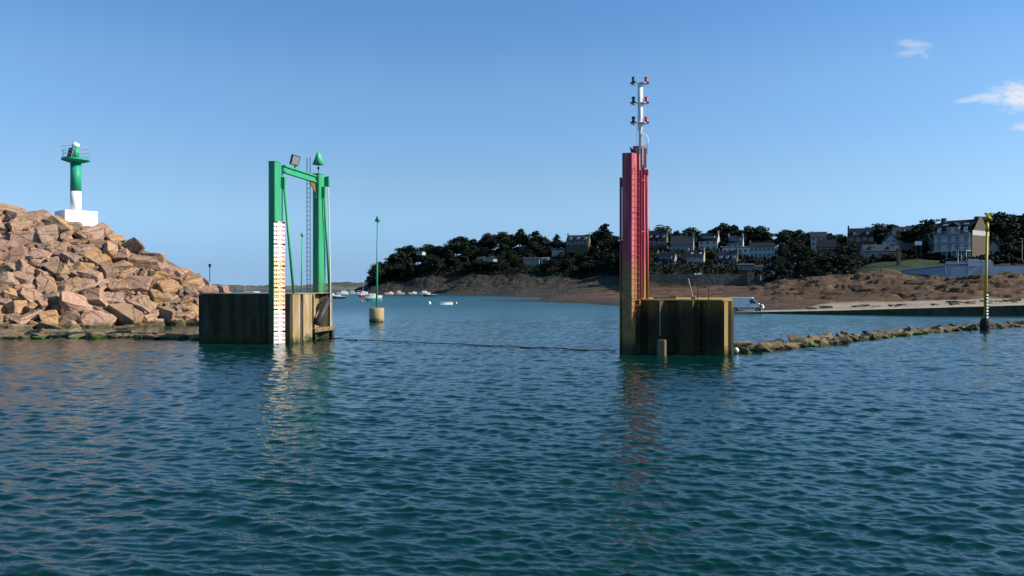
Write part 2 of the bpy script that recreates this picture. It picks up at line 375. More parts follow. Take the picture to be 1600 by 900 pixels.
def facade_mat(name, col, dirt=0.3):
    n = NT(name); a = n.noise(0.5, 5, 0.6, (1, 1, 0.4)); b = n.noise(5, 3)
    c = n.mix(n.rng(b, 0.3, 0.7), tuple(q * 0.93 for q in col), col)
    c = n.mix(n.math('MULTIPLY', n.rng(a, 0.5, 0.75), dirt), c, tuple(q * 0.5 for q in col))
    return n.done(c, 0.85, None, 0.2)
M_render = facade_mat('house_render', (0.40, 0.41, 0.41)); M_cream = facade_mat('house_cream', (0.38, 0.35, 0.29)); M_stone = facade_mat('house_stone', (0.10, 0.08, 0.06), 0.5)
M_greywall = facade_mat('house_greywall', (0.22, 0.23, 0.23)); M_blue = facade_mat('blue_band_paint', (0.09, 0.16, 0.33)); M_pool = facade_mat('pool_wall_white', (0.38, 0.42, 0.47), 0.4)
def slate_mat(name, col):
    n = NT(name); v = n.noise(3, 3, 0.6, (1, 1, 1)); b = n.noise(0.6, 4)
    c = n.mix(n.rng(v, 0.35, 0.65), tuple(q * 0.75 for q in col), col)
    c = n.mix(n.math('MULTIPLY', n.rng(b, 0.5, 0.7), 0.4), c, (col[0] * 1.1, col[1] * 1.15, col[2] * 0.8))
    w = n.t.nodes.new('ShaderNodeTexWave'); w.bands_direction = 'Z'; w.inputs['Scale'].default_value = 1.3; n.lk(n.coord('Object'), w.inputs['Vector'])
    return n.done(c, 0.75, n.bump(w.outputs['Fac'], 0.4, 0.03), 0.08)
M_slate = slate_mat('slate_roof', (0.018, 0.021, 0.030)); M_slate_b = slate_mat('slate_roof_blue', (0.032, 0.042, 0.057)); M_slate_p = slate_mat('slate_roof_pale', (0.05, 0.058, 0.065))
def seawall_mat():
    n = NT('seawall_stone'); v = n.vor(0.9, (1, 1, 1.5)); a = n.noise(0.25, 4, 0.6)
    c = n.mix(n.rng(v, 0.1, 0.6), (0.07, 0.068, 0.066), (0.105, 0.10, 0.094)); c = n.mix(n.math('MULTIPLY', n.rng(a, 0.4, 0.65), 0.6), c, (0.042, 0.045, 0.040))
    return n.done(c, 0.9, n.bump(v, 0.6, 0.1), 0.2)
M_seawall = seawall_mat()

def leaf_mat(name, a, b):
    n = NT(name); nz = n.noise(0.35, 3, 0.6); f = n.noise(3, 2)
    c = n.mix(n.rng(nz, 0.35, 0.65), a, b); c = n.mix(n.math('MULTIPLY', n.rng(f, 0.4, 0.7), 0.4), c, tuple(q * 1.5 for q in b))
    r = n.rng(n.rand(), 0, 1, 0.75, 1.2, False)
    mul = n.t.nodes.new('ShaderNodeVectorMath'); mul.operation = 'SCALE'; n.lk(c, mul.inputs[0]); n.lk(r, mul.inputs['Scale'])
    return n.done(mul.outputs[0], 0.75, None, 0.15)
M_leaf = leaf_mat('pine_leaf', (0.009, 0.017, 0.011), (0.016, 0.026, 0.014)); M_leaf2 = leaf_mat('broad_leaf', (0.012, 0.022, 0.010), (0.022, 0.033, 0.013))
M_shrub = leaf_mat('shrub_leaf', (0.006, 0.009, 0.006), (0.012, 0.015, 0.008)); M_bark = paint('bark', (0.07, 0.055, 0.04), 0.9, (0.03, 0.025, 0.02), 0.6)

# ------------------------------------------------------------------ terrain: height by (photo column, distance)
COLS = {
 540: [(300, -3), (440, -2), (520, -1.5), (800, -2)],
 566: [(300, -3), (455, -2), (480, -0.3), (505, 2.5), (560, 4), (800, 0)],
 582: [(300, -3), (440, -2), (472, -0.2), (488, 3.5), (500, 7), (540, 9), (800, 5)],
 620: [(300, -3), (430, -2), (462, -0.2), (480, 4.5), (490, 7), (505, 11), (545, 15.5), (620, 16), (800, 8)],
 680: [(250, -2), (400, -1), (440, -0.2), (465, 6.5), (480, 12), (525, 21), (600, 21), (800, 12)],
 760: [(215, -1), (232, -0.2), (240, 0.12), (246, -0.2), (330, -0.8), (400, -0.2), (440, 6), (460, 12), (520, 28), (600, 28), (800, 16)],
 820: [(205, -0.6), (222, -0.1), (234, 0.35), (250, -0.15), (300, -0.4), (325, 0.2), (420, 5), (440, 10), (510, 29), (600, 29), (800, 16)],
 900: [(185, -0.8), (203, -0.05), (220, 0.6), (290, 1.2), (330, 1.6), (400, 5), (425, 9), (475, 26.5), (560, 26.5), (800, 16)],
 970: [(160, -0.9), (176, -0.05), (190, 0.6), (280, 1.7), (330, 2.5), (390, 6), (410, 10), (460, 27), (560, 27), (800, 16)],
 1020: [(138, -0.9), (156, -0.05), (170, 0.7), (250, 2.5), (296, 4.0), (299, 4.2), (300.5, 8.6), (330, 11), (350, 14), (400, 22.5), (430, 24), (800, 20)],
 1150: [(124, -0.9), (130, -0.05), (142, 0.3), (160, 1.5), (250, 3.2), (296, 4.2), (299, 4.4), (300.5, 8.6), (330, 11), (350, 14), (400, 22.5), (430, 24), (800, 20)],
 1187: [(122, -0.9), (128, -0.05), (141, 0.4), (160, 1.6), (250, 3.8), (290, 4.9), (299, 6.0), (303, 8.4), (330, 11), (350, 14), (400, 22), (430, 24), (800, 20)],
 1230: [(121, -0.9), (127, -0.05), (138, 0.4), (160, 1.7), (230, 5.2), (280, 7.0), (300, 9), (350, 16), (400, 21), (430, 23), (800, 20)],
 1300: [(118, -0.9), (124, 0.1), (132, 0.6), (163, 1.8), (200, 4), (240, 7.3), (260, 8), (330, 16.5), (380, 21), (400, 21), (800, 20)],
 1380: [(116, -0.9), (121, 0.2), (130, 0.9), (161, 2.0), (190, 4.4), (222, 7.9), (235, 8.4), (262, 12.3), (290, 15), (345, 21), (400, 21), (800, 20)],
 1450: [(116.5, -0.9), (120, 0.5), (126, 1.2), (159, 2.2), (183, 4.2), (210, 6.3), (226, 6.6), (240, 9.6), (262, 13), (300, 15), (340, 21), (800, 20)],
 1540: [(116.3, -0.9), (119, 0.7), (124, 1.5), (155, 2.3), (173, 4.2), (197, 7.0), (212, 6.3), (226, 6.5), (229, 10), (262, 13), (300, 17), (330, 22), (800, 22)],
 1610: [(116, -0.9), (118.5, 0.7), (123, 1.7), (153, 2.3), (170, 4.2), (193, 7.2), (212, 6.4), (226, 6.5), (229, 10), (262, 13), (300, 17), (330, 22), (800, 22)],
 1900: [(113, -0.9), (116, 0.7), (121, 1.7), (150, 2.3), (170, 4.2), (193, 7.2), (212, 6.4), (226, 6.5), (229, 10), (262, 13), (300, 17), (330, 22), (800, 22)],
}
CX = sorted(COLS)
def hfun(x, d):
    x = np.asarray(x, float); d = np.asarray(d, float)
    out = np.zeros(np.broadcast(x, d).shape)
    x, d = np.broadcast_arrays(x, d)
    prof = [np.interp(d, [p[0] for p in COLS[c]], [p[1] for p in COLS[c]]) for c in CX]
    idx = np.clip(np.searchsorted(CX, x) - 1, 0, len(CX) - 2)
    lo = np.array(CX)[idx]; hi = np.array(CX)[idx + 1]; t = np.clip((x - lo) / (hi - lo), 0, 1); t = t * t * (3 - 2 * t)
    P = np.stack(prof); I = np.indices(idx.shape)
    a = np.take_along_axis(P, idx[None], 0)[0]; b = np.take_along_axis(P, (idx + 1)[None], 0)[0]
    return a * (1 - t) + b * t
def h1(x, d): return float(hfun(np.array([x]), np.array([d]))[0])
VEG_X = [540, 620, 760, 900, 970, 1010, 1187, 1230, 1300, 1380, 1450, 1540, 1900]
VEG_D = [494, 490, 455, 422, 405, 300, 300, 268, 246, 228, 218, 214, 214]

def build_terrain():
    xs = np.linspace(540, 1760, 760)
    ds = np.concatenate([np.arange(108, 190, 0.45), np.arange(190, 310, 0.8), np.arange(310, 560, 2.0), np.arange(560, 801, 12)])
    Xp, D = np.meshgrid(xs, ds)
    Z = hfun(Xp, D)
    wx = (Xp - 800) / F * D; wy = D
    vegd = np.interp(Xp, VEG_X, VEG_D)
    jit = (fbm(wx / 14, wy / 14, 3) - 0.5) * 22
    veg = sstep(-6, 6, D + jit - vegd)
    sand_far = np.interp(Xp, [1180, 1230, 1300, 1400, 1900], [120, 133, 148, 150, 146])
    sand = sstep(1190, 1290, Xp + jit * 2) * (1 - sstep(-5, 3, D + jit * 0.5 - sand_far))
    rock = (1 - veg) * (1 - sand)
    # rounded granite slabs, long across the view
    a = np.abs(fbm(wx / 13, wy / 7, 11, 3) - 0.5) * 2
    b = np.abs(fbm(wx / 4.5, wy / 3.0, 12, 3) - 0.5) * 2
    c = fbm(wx / 1.6, wy / 1.1, 13, 3) - 0.5
    amp = np.interp(Z, [0, 1, 3, 7], [0.1, 0.45, 1.0, 1.5])
    amp = amp * np.interp(Xp, [900, 1200, 1350, 1600], [0.55, 0.75, 1.0, 1.1])
    crev = np.exp(-np.abs(fbm(wx / 24, wy / 8, 21, 3) - 0.5) / 0.02) + 0.6 * np.exp(-np.abs(fbm(wx / 9, wy / 4, 22, 2) - 0.5) / 0.025)
    zb = Z + rock * amp * (1.5 * (a - 0.22) + 0.7 * (b - 0.25))
    st_h = 1.5; tt = (zb + 3.4 * (fbm(wx / 17, wy / 10, 23, 4) - 0.5)) / st_h; fr = tt - np.floor(tt)
    step = st_h * (np.floor(tt) + np.clip((fr - 0.42) / 0.16, 0, 1)) - st_h * tt + st_h * 0.0
    Z = zb + rock * np.minimum(amp, 1.0) * (0.55 * step - 0.95 * crev + 0.3 * c)
    hl = sstep(930, 860, Xp) * sstep(0.3, 4, Z) * (1 - veg)
    Z = Z + hl * 1.6 * (np.abs(fbm(wx / 9, wy / 9, 15, 4) - 0.5) * 2 - 0.3)
    Z = Z + veg * (fbm(wx / 9, wy / 9, 14) - 0.5) * 1.5 + sand * (fbm(wx / 5, wy / 5, 16) - 0.5) * 0.15
    weed = np.clip(sstep(1.1, 0.2, Z + (fbm(wx / 5, wy / 4, 17) - 0.5) * 1.2) * sstep(1300, 1180, Xp) + sstep(985, 880, Xp + jit * 2) * (D > 292), 0, 1)
    lawn = sstep(1335, 1350, Xp) * sstep(1482, 1474, Xp) * sstep(228, 231, D) * sstep(262, 259, D)
    n_r, n_c = Z.shape
    co = np.stack([wx, wy, Z], -1).reshape(-1, 3)
    i = np.arange(n_r * n_c).reshape(n_r, n_c)
    q = np.stack([i[:-1, :-1], i[:-1, 1:], i[1:, 1:], i[1:, :-1]], -1).reshape(-1, 4)
    me = grid_mesh('coast', co, q)
    for nm, arr in (('veg', veg), ('sand', sand), ('weed', weed), ('lawn', lawn)):
        at = me.attributes.new(nm, 'FLOAT', 'POINT'); at.data.foreach_set('value', arr.astype(np.float32).ravel())
    n = NT('coast_ground')
    r1 = n.noise(0.13, 4, 0.55, (0.6, 1, 1.6)); r2 = n.noise(1.1, 5, 0.65, (0.5, 0.8, 2.2)); g = n.noise(5, 3)
    rc = n.mix(n.rng(r1, 0.36, 0.64), (0.055, 0.034, 0.021), (0.105, 0.064, 0.038)); rc = n.mix(n.math('MULTIPLY', n.rng(r2, 0.50, 0.64), 0.5), rc, (0.025, 0.017, 0.012))
    rc = n.mix(n.math('MULTIPLY', n.rng(g, 0.55, 0.7), 0.2), rc, (0.15, 0.095, 0.055))
    gv = n.rng(n.noise(0.12, 4, 0.6), 0.35, 0.65)
    sc_ = n.mix(n.rng(n.noise(0.6, 4), 0.35, 0.65), (0.23, 0.18, 0.135), (0.31, 0.25, 0.19))
    wc = n.mix(n.rng(n.noise(0.8, 5, 0.65), 0.4, 0.62), (0.016, 0.015, 0.012), (0.060, 0.052, 0.042))
    vc = n.mix(gv, (0.010, 0.013, 0.009), (0.018, 0.022, 0.011)); lc = n.mix(n.rng(n.noise(1.2, 4), 0.3, 0.7), (0.018, 0.034, 0.012), (0.03, 0.048, 0.016))
    c_ = n.mix(n.attr('sand'), rc, sc_); c_ = n.mix(n.attr('weed'), c_, wc); c_ = n.mix(n.attr('veg'), c_, vc); c_ = n.mix(n.attr('lawn'), c_, lc)
    me.materials.append(n.done(c_, 0.9, n.bump(n.math('ADD', r2, n.math('MULTIPLY', g, 0.2)), 0.6, 0.25), 0.15))
    return struct(link('terrain', me))
def grid_mesh(name, co, q, smooth=True):
    me = bpy.data.meshes.new(name)
    me.vertices.add(len(co)); me.vertices.foreach_set('co', co.astype(np.float32).ravel())
    me.loops.add(q.size); me.loops.foreach_set('vertex_index', q.astype(np.int32).ravel())
    me.polygons.add(len(q)); me.polygons.foreach_set('loop_start', np.arange(0, q.size, 4, dtype=np.int32))
    me.polygons.foreach_set('loop_total', np.full(len(q), 4, dtype=np.int32))
    me.polygons.foreach_set('use_smooth', np.full(len(q), smooth))
    me.update(calc_edges=True); return me
build_terrain()

def far_shore():
    # low land on the other side of the bay
    rng = random.Random(5)
    xs = np.linspace(300, 600, 90); co = []
    for k, r_ in enumerate((0, 25, 60, 120, 260)):
        for x in xs:
            top = np.interp(x, [300, 330, 350, 400, 420, 440, 480, 520, 545, 560, 600], [444, 443.5, 445, 446.6, 445.5, 447, 445, 441.5, 440, 442, 441])
            top += (vnoise(np.array([x / 5.0]), np.array([k * 3.1]), 2)[0] - 0.5) * 1.6
            d0 = 1000 + r_; p = W(x, top, d0); f = (0, 0.55, 0.85, 1, 0.2)[k]
            co.append((p.x, p.y, -0.5 + (p.z + 0.5) * f))
    n = len(xs); q = [(k * n + i, k * n + i + 1, (k + 1) * n + i + 1, (k + 1) * n + i) for k in range(4) for i in range(n - 1)]
    m = NT('far_land'); a = m.noise(0.03, 5, 0.65, (1, 1, 3)); zz = m.z()
    c = m.mix(m.rng(a, 0.4, 0.6), (0.16, 0.11, 0.075), (0.07, 0.065, 0.045)); c = m.mix(m.rng(m.math('ADD', zz, m.math('MULTIPLY', a, 6)), 6.5, 9), c, (0.05, 0.06, 0.045))
    me = bpy.data.meshes.new('far_shore'); me.from_pydata(co, [], q); me.materials.append(m.done(c, 0.9))
    struct(link('far_shore_terrain', me))
far_shore()

# ------------------------------------------------------------------ water
def build_water():
    rs = np.concatenate([np.geomspace(3.0, 9.0, 60, endpoint=False), np.geomspace(9.0, 260, 1250, endpoint=False), np.geomspace(260, 30000, 60)])
    an = np.concatenate([np.linspace(-180, -46, 40, endpoint=False), np.linspace(-46, -37, 40, endpoint=False), np.linspace(-37, 37, 900, endpoint=False), np.linspace(37, 46, 40, endpoint=False), np.linspace(46, 180, 41)])
    A, Rr = np.meshgrid(np.radians(an), rs)
    X = np.sin(A) * Rr; Y = np.cos(A) * Rr
    rg = np.random.RandomState(21)
    Z = np.zeros_like(X); DX = np.zeros_like(X); DY = np.zeros_like(X)
    spacing = Rr * 0.0030
    for k in range(80):
        lam = math.exp(rg.uniform(math.log(0.12), math.log(1.7)))
        th = math.radians(200 + rg.normal() * 31)
        kx, ky = math.sin(th) * 2 * math.pi / lam, math.cos(th) * 2 * math.pi / lam
        slope = 0.041 * (0.75 + 0.5 * rg.rand()) * np.interp(lam, [0.12, 0.4, 1.0, 1.7], [0.9, 1.0, 0.5, 0.4])
        amp = slope * lam / (2 * math.pi)
        fade = np.clip((lam / spacing - 2.2) / 2.5, 0, 1)
        ph = kx * X + ky * Y + rg.rand() * 6.283
        # slow patchiness so crests are short
        fade = fade * (0.55 + 0.9 * vnoise(X / (lam * 3.5), Y / (lam * 2.5), 30 + k))
        Z += fade * amp * np.sin(ph)
        DX += fade * amp * math.sin(th) * np.cos(ph) * 0.8; DY += fade * amp * math.cos(th) * np.cos(ph) * 0.8
    X = X + DX; Y = Y + DY
    co = np.stack([X, Y, Z], -1).reshape(-1, 3)
    nr, nc = Z.shape; i = np.arange(nr * nc).reshape(nr, nc)
    q = np.stack([i[:-1, :-1], i[1:, :-1], i[1:, 1:], i[:-1, 1:]], -1).reshape(-1, 4)
    q = q[:, ::-1]
    me = grid_mesh('sea', co, q)
    at = me.attributes.new('lod', 'FLOAT', 'POINT'); at.data.foreach_set('value', sstep(35, 200, Rr).astype(np.float32).ravel())   # ripples too small for the far mesh become gloss
    at = me.attributes.new('shallow', 'FLOAT', 'POINT'); at.data.foreach_set('value', (sstep(58, 120, Y) * sstep(420, 300, Y) * (0.65 + 0.6 * fbm(X / 40, Y / 25, 61, 3))).astype(np.float32).ravel())   # sandy shallows behind the sill
    n = NT('sea_water')
    b1 = n.noise(2.6, 4, 0.6, (0.55, 1.25, 1)); b2 = n.noise(9, 3, 0.55, (0.6, 1.2, 1)); b3 = n.noise(0.35, 3, 0.5, (0.6, 1.3, 1))
    nr_ = n.bump(b1, 0.35, 0.08); nr_ = n.bump(b2, 0.30, 0.02, nr_); nr_ = n.bump(b3, 0.30, 0.3, nr_)
    c = n.mix(n.rng(n.noise(0.05, 3, 0.5), 0.35, 0.65), (0.0008, 0.0205, 0.0195), (0.0012, 0.0265, 0.0205))
    c = n.mix(n.attr('shallow'), c, (0.010, 0.062, 0.072))
    m = n.done(c, n.rng(n.attr('lod'), 0, 1, 0.02, 0.37, False), nr_, 0.5); n.b.inputs['IOR'].default_value = 1.333
    me.materials.append(m)
    return struct(link('water', me))
build_water()
print('ok base')
# ------------------------------------------------------------------ breakwater
BX = [-80, -61.4, -57, -53.8, -49.9, -46.0, -42.2, -38.4, -35.7, -34.0, -32.0, -29.5]
BZ = [13.5, 13.1, 12.6, 11.8, 11.0, 9.3, 7.1, 5.1, 4.0, 2.9, 1.2, -1.2]
YC, SLOPE = 96.0, 0.78
def bw(X, Y):
    zc = np.interp(X, BX, BZ)
    flat = 8.0
    return np.where(Y < YC, zc - (YC - Y) * SLOPE, np.where(Y < YC + flat, zc, zc - (Y - YC - flat) * SLOPE))
def build_breakwater():
    xs = np.arange(-80, -28, 0.5); ys = np.arange(70, 126, 0.5)
    X, Y = np.meshgrid(xs, ys)
    Z = np.maximum(bw(X, Y) - 0.85, -1.2) + (fbm(X / 1.5, Y / 1.5, 40) - 0.5) * 0.8
    nr, nc = Z.shape; i = np.arange(nr * nc).reshape(nr, nc)
    q = np.stack([i[:-1, :-1], i[:-1, 1:], i[1:, 1:], i[1:, :-1]], -1).reshape(-1, 4)
    me = grid_mesh('breakwater_core', np.stack([X, Y, Z], -1).reshape(-1, 3), q); me.materials.append(M_core)
    struct(link('breakwater_terrain', me))
    # low shelf in front of the foot
    xs = np.arange(-64, -24.5, 0.4); ys = np.arange(62, 92, 0.35)
    X, Y = np.meshgrid(xs, ys)
    front = np.interp(X, [-64, -44, -34, -25], [67.0, 67.5, 67.2, 65.6]); back = np.interp(X, [-64, -45, -37, -32, -25], [82, 80, 74.5, 71, 67.5])
    Z = 0.16 * sstep(-1.0, 1.2, Y - front) * sstep(0.8, -1.2, Y - back) + (fbm(X / 1.6, Y / 1.4, 44) - 0.5) * 0.5 - 0.12
    Z = np.where((Y < front - 1.5) | (Y > back + 2.5), -0.6, Z)
    nr, nc = Z.shape; i = np.arange(nr * nc).reshape(nr, nc)
    q = np.stack([i[:-1, :-1], i[:-1, 1:], i[1:, 1:], i[1:, :-1]], -1).reshape(-1, 4)
    me = grid_mesh('shelf', np.stack([X, Y, Z], -1).reshape(-1, 3), q); me.materials.append(M_sill)
    struct(link('shore_shelf_terrain', me))
build_breakwater()

def boulder_mesh(seed, dims=(1.0, 0.78, 0.6), mat=None, rough=0.03, name='boulder'):
    rg = random.Random(seed)
    bm = bmesh.new()
    pts = []
    kind = rg.random()
    for sx in (-1, 1):
        for sy in (-1, 1):
            for sz in (-1, 1):
                j = lambda a: a * (1 + rg.uniform(-0.34, 0.08))
                p = Vector((j(sx) * dims[0], j(sy) * dims[1], j(sz) * dims[2])) * 0.5
                if rg.random() < 0.5:      # knocked-off corner: two or three points instead of one
                    for ax in range(3):
                        q = p.copy(); q[ax] *= rg.uniform(0.2, 0.75); pts.append(q)
                else: pts.append(p)
    sh = rg.uniform(-0.45, 0.45); sh2 = rg.uniform(-0.3, 0.3)
    for p in pts: bm.verts.new((p.x + sh * p.z, p.y + sh2 * p.x, p.z + rg.uniform(-0.1, 0.1) * p.x))
    r = bmesh.ops.convex_hull(bm, input=bm.verts)
    junk = [g for g in r['geom_interior'] + r['geom_unused'] if isinstance(g, bmesh.types.BMVert)]
    if junk: bmesh.ops.delete(bm, geom=list(set(junk)), context='VERTS')
    bmesh.ops.dissolve_limit(bm, angle_limit=R(16), verts=bm.verts, edges=bm.edges)
    bmesh.ops.bevel(bm, geom=list(bm.edges), offset=0.035, segments=2, affect='EDGES', clamp_overlap=True, profile=0.6)
    bmesh.ops.triangulate(bm, faces=bm.faces)
    for k in range(2):
        es = [e for e in bm.edges if e.calc_length() > 0.16]
        if es: bmesh.ops.subdivide_edges(bm, edges=es, cuts=1, use_grid_fill=False)
        bmesh.ops.triangulate(bm, faces=bm.faces)
    bm.normal_update()
    co = np.array([v.co for v in bm.verts]); 
    n1 = fbm(co[:, 0] * 3.1 + seed, co[:, 1] * 3.1 + co[:, 2] * 2.3, seed % 50, 3) - 0.5
    n2 = fbm(co[:, 0] * 8 + seed, co[:, 2] * 8 + co[:, 1] * 6, seed % 40 + 3, 2) - 0.5
    for v, a, b in zip(bm.verts, n1, n2): v.co += v.normal * (a * rough * 2.6 + b * rough)
    me = bpy.data.meshes.new(name); bm.to_mesh(me); bm.free()
    me.polygons.foreach_set('use_smooth', [False] * len(me.polygons))
    me.materials.append(mat); me.update(); return me

def place_boulders():
    rg = random.Random(11)
    TONES = ['pinkish', 'tan', 'tan', 'ochre', 'grey-brown', 'pinkish']
    lib = {}
    for t in ROCKS:
        lib[t] = [boulder_mesh(100 * k + hash_s(t), (1.0, 0.68 + 0.12 * (k % 3), 0.44 + 0.11 * (k % 4)), ROCKS[t], 0.04) for k in range(9)]
    spots = []
    # largest stones first, packed on the slope by poisson distance in (along X, up slope)
    def ok(X, s, r):
        for (X2, s2, r2) in spots:
            dd = ((X - X2) ** 2 + ((s - s2) * 1.15) ** 2) ** 0.5
            if dd < (r + r2) * 0.84: return False
        return True
    for rad, tries in ((1.2, 110), (0.98, 420), (0.8, 1800), (0.62, 5000), (0.46, 16000)):
        for _ in range(tries):
            if len(spots) >= 272: break
            X = rg.uniform(-62.5, -31.0)
            zc = float(np.interp(X, BX, BZ))
            smax = (zc + 0.5) / SLOPE
            if rad > 0.9 and X > -38: continue
            s = rg.uniform(-1.0, smax)           # distance forward of the crest
            if 800 + F * X / (YC - max(s, -1.0)) < -14: continue
            if ok(X, s, rad): spots.append((X, s, rad))
    for _ in range(900):
        X = rg.uniform(-41.5, -33.5); s = rg.uniform(-1.0, 2.2)
        if len(spots) < 299 and ok(X, s, 0.58): spots.append((X, s, 0.58))
    # crest and rear edge stones that make the skyline
    for (X, s, rad) in spots:
        Y = YC - max(s, -1.0); z = float(bw(np.array([X]), np.array([Y]))[0])
        px = 800 + F * X / Y
        tone = rg.choice(TONES)
        me = rg.choice(lib[tone])
        o = bpy.data.objects.new('boulder', me); C.objects.link(o)
        size = rad * rg.uniform(2.4, 2.9)
        o.scale = (size * rg.uniform(0.9, 1.2), size * rg.uniform(0.82, 1.05), size * rg.uniform(0.8, 1.1))
        tilt = Euler((R(34) * (0 if s < 0.4 else 1) * rg.uniform(0.35, 1.1), R(rg.uniform(-10, 16)), 0))
        own = Euler((R(rg.uniform(-24, 24)), R(rg.uniform(-24, 24)), R(rg.uniform(-55, 55))))
        o.rotation_euler = (tilt.to_matrix() @ own.to_matrix()).to_euler()
        o.location = (X, Y, z - 0.12 * size + rg.uniform(-0.1, 0.12))
        word = 'very large' if rad > 1.1 else 'large' if rad > 0.9 else 'mid-sized' if rad > 0.7 else 'smaller' if rad > 0.5 else 'small'
        zc = float(np.interp(X, BX, BZ))
        if s < 0.9:
            zone = 'on the skyline crest left of the white lighthouse base' if px < 84 else 'on the crest at the foot of the lighthouse' if px < 155 else 'on the falling skyline right of the lighthouse' if px < 262 else 'at the low end of the breakwater by the concrete pier'
        elif z < 1.5:
            zone = 'at the foot of the breakwater near the left picture edge' if px < 110 else 'at the foot of the breakwater below the slope' if px < 235 else 'at the breakwater foot beside the concrete pier'
        else:
            f = z / max(zc, 1)
            h_ = 'high on' if f > 0.66 else 'halfway up' if f > 0.36 else 'low on'
            zone = h_ + (' the breakwater slope left of the lighthouse' if px < 95 else ' the breakwater slope below the lighthouse' if px < 170 else ' the breakwater slope right of the lighthouse' if px < 250 else ' the breakwater end near the pier')
        tag(o, f"{word} {tone} granite boulder {zone}", 'boulder', f"{tone} boulders {zone}"[:90])
def hash_s(t): return sum(ord(c) * (i + 3) for i, c in enumerate(t)) % 977
place_boulders()
def gap_rubble():
    # smaller broken stone packed between the boulders
    rg = random.Random(41); V = []; Fc = []
    protos = []
    for k in range(6):
        me = boulder_mesh(3300 + k, (1, 0.8, 0.65), ROCKS['tan'], 0.05, 'chip'); protos.append(([v.co.copy() for v in me.vertices], [tuple(q.vertices) for q in me.polygons]))
    n = 0
    while n < 620:
        X = rg.uniform(-62, -31); zc = float(np.interp(X, BX, BZ)); s = rg.uniform(-0.5, (zc + 0.4) / SLOPE); Y = YC - s
        if 800 + F * X / Y < -10: continue
        z = float(bw(np.array([X]), np.array([Y]))[0]); n += 1
        vs, fs = rg.choice(protos); sc_ = rg.uniform(0.45, 1.0); rot = Euler((rg.uniform(0, 6), rg.uniform(0, 6), rg.uniform(0, 6))).to_matrix(); c = Vector((X, Y, z - 0.25 + rg.uniform(-0.25, 0.2)))
        o = len(V); V += [tuple(rot @ (v * sc_) + c) for v in vs]; Fc += [tuple(i + o for i in f) for f in fs]
    me = bpy.data.meshes.new('gap_rubble'); me.from_pydata(V, [], Fc); me.materials.append(ROCKS['tan']); me.update(); o = link('rubble', me); o['kind'] = 'stuff'
    tag(o, 'small broken stone filling the gaps between the breakwater boulders', 'rubble'); o['kind'] = 'stuff'
gap_rubble()

def shore_stones():
    rg = random.Random(31)
    lib = [boulder_mesh(900 + k, (1.0, 0.8, 0.34 + 0.06 * (k % 3)), M_sill, 0.04, 'stone') for k in range(8)]
    n = 0; put = []
    for _ in range(4000):
        if n >= 95: break
        X = rg.uniform(-47, -25.6); 
        front = np.interp(X, [-64, -44, -34, -25], [67.0, 67.5, 67.2, 65.6]); back = np.interp(X, [-64, -45, -37, -32, -25], [76, 75, 72.5, 70, 67.5])
        Y = rg.uniform(front, back); r = rg.choice((0.35, 0.45, 0.6, 0.8))
        px = 800 + F * X / Y
        if px < -8: continue
        if any((X - a) ** 2 + (Y - b) ** 2 < ((r + c) * 0.8) ** 2 for a, b, c in put): continue
        put.append((X, Y, r)); n += 1
        o = bpy.data.objects.new('shore_stone', rg.choice(lib)); C.objects.link(o)
        s = r * 2.4; o.scale = (s * rg.uniform(0.9, 1.4), s, s * rg.uniform(0.7, 1.0))
        o.rotation_euler = (R(rg.uniform(-8, 8)), R(rg.uniform(-8, 8)), R(rg.uniform(-180, 180)))
        o.location = (X, Y, 0.10 + rg.uniform(-0.06, 0.08))
        z_ = 'near the left picture edge' if px < 100 else 'below the middle of the slope' if px < 200 else 'beside the concrete pier'
        w_ = 'broad' if r > 0.7 else 'mid-sized' if r > 0.42 else 'small'
        tag(o, f"{w_} flat weedy stone at the waterline before the boulders, {z_}", 'stone', f"{w_} flat shore stones {z_}")
shore_stones()

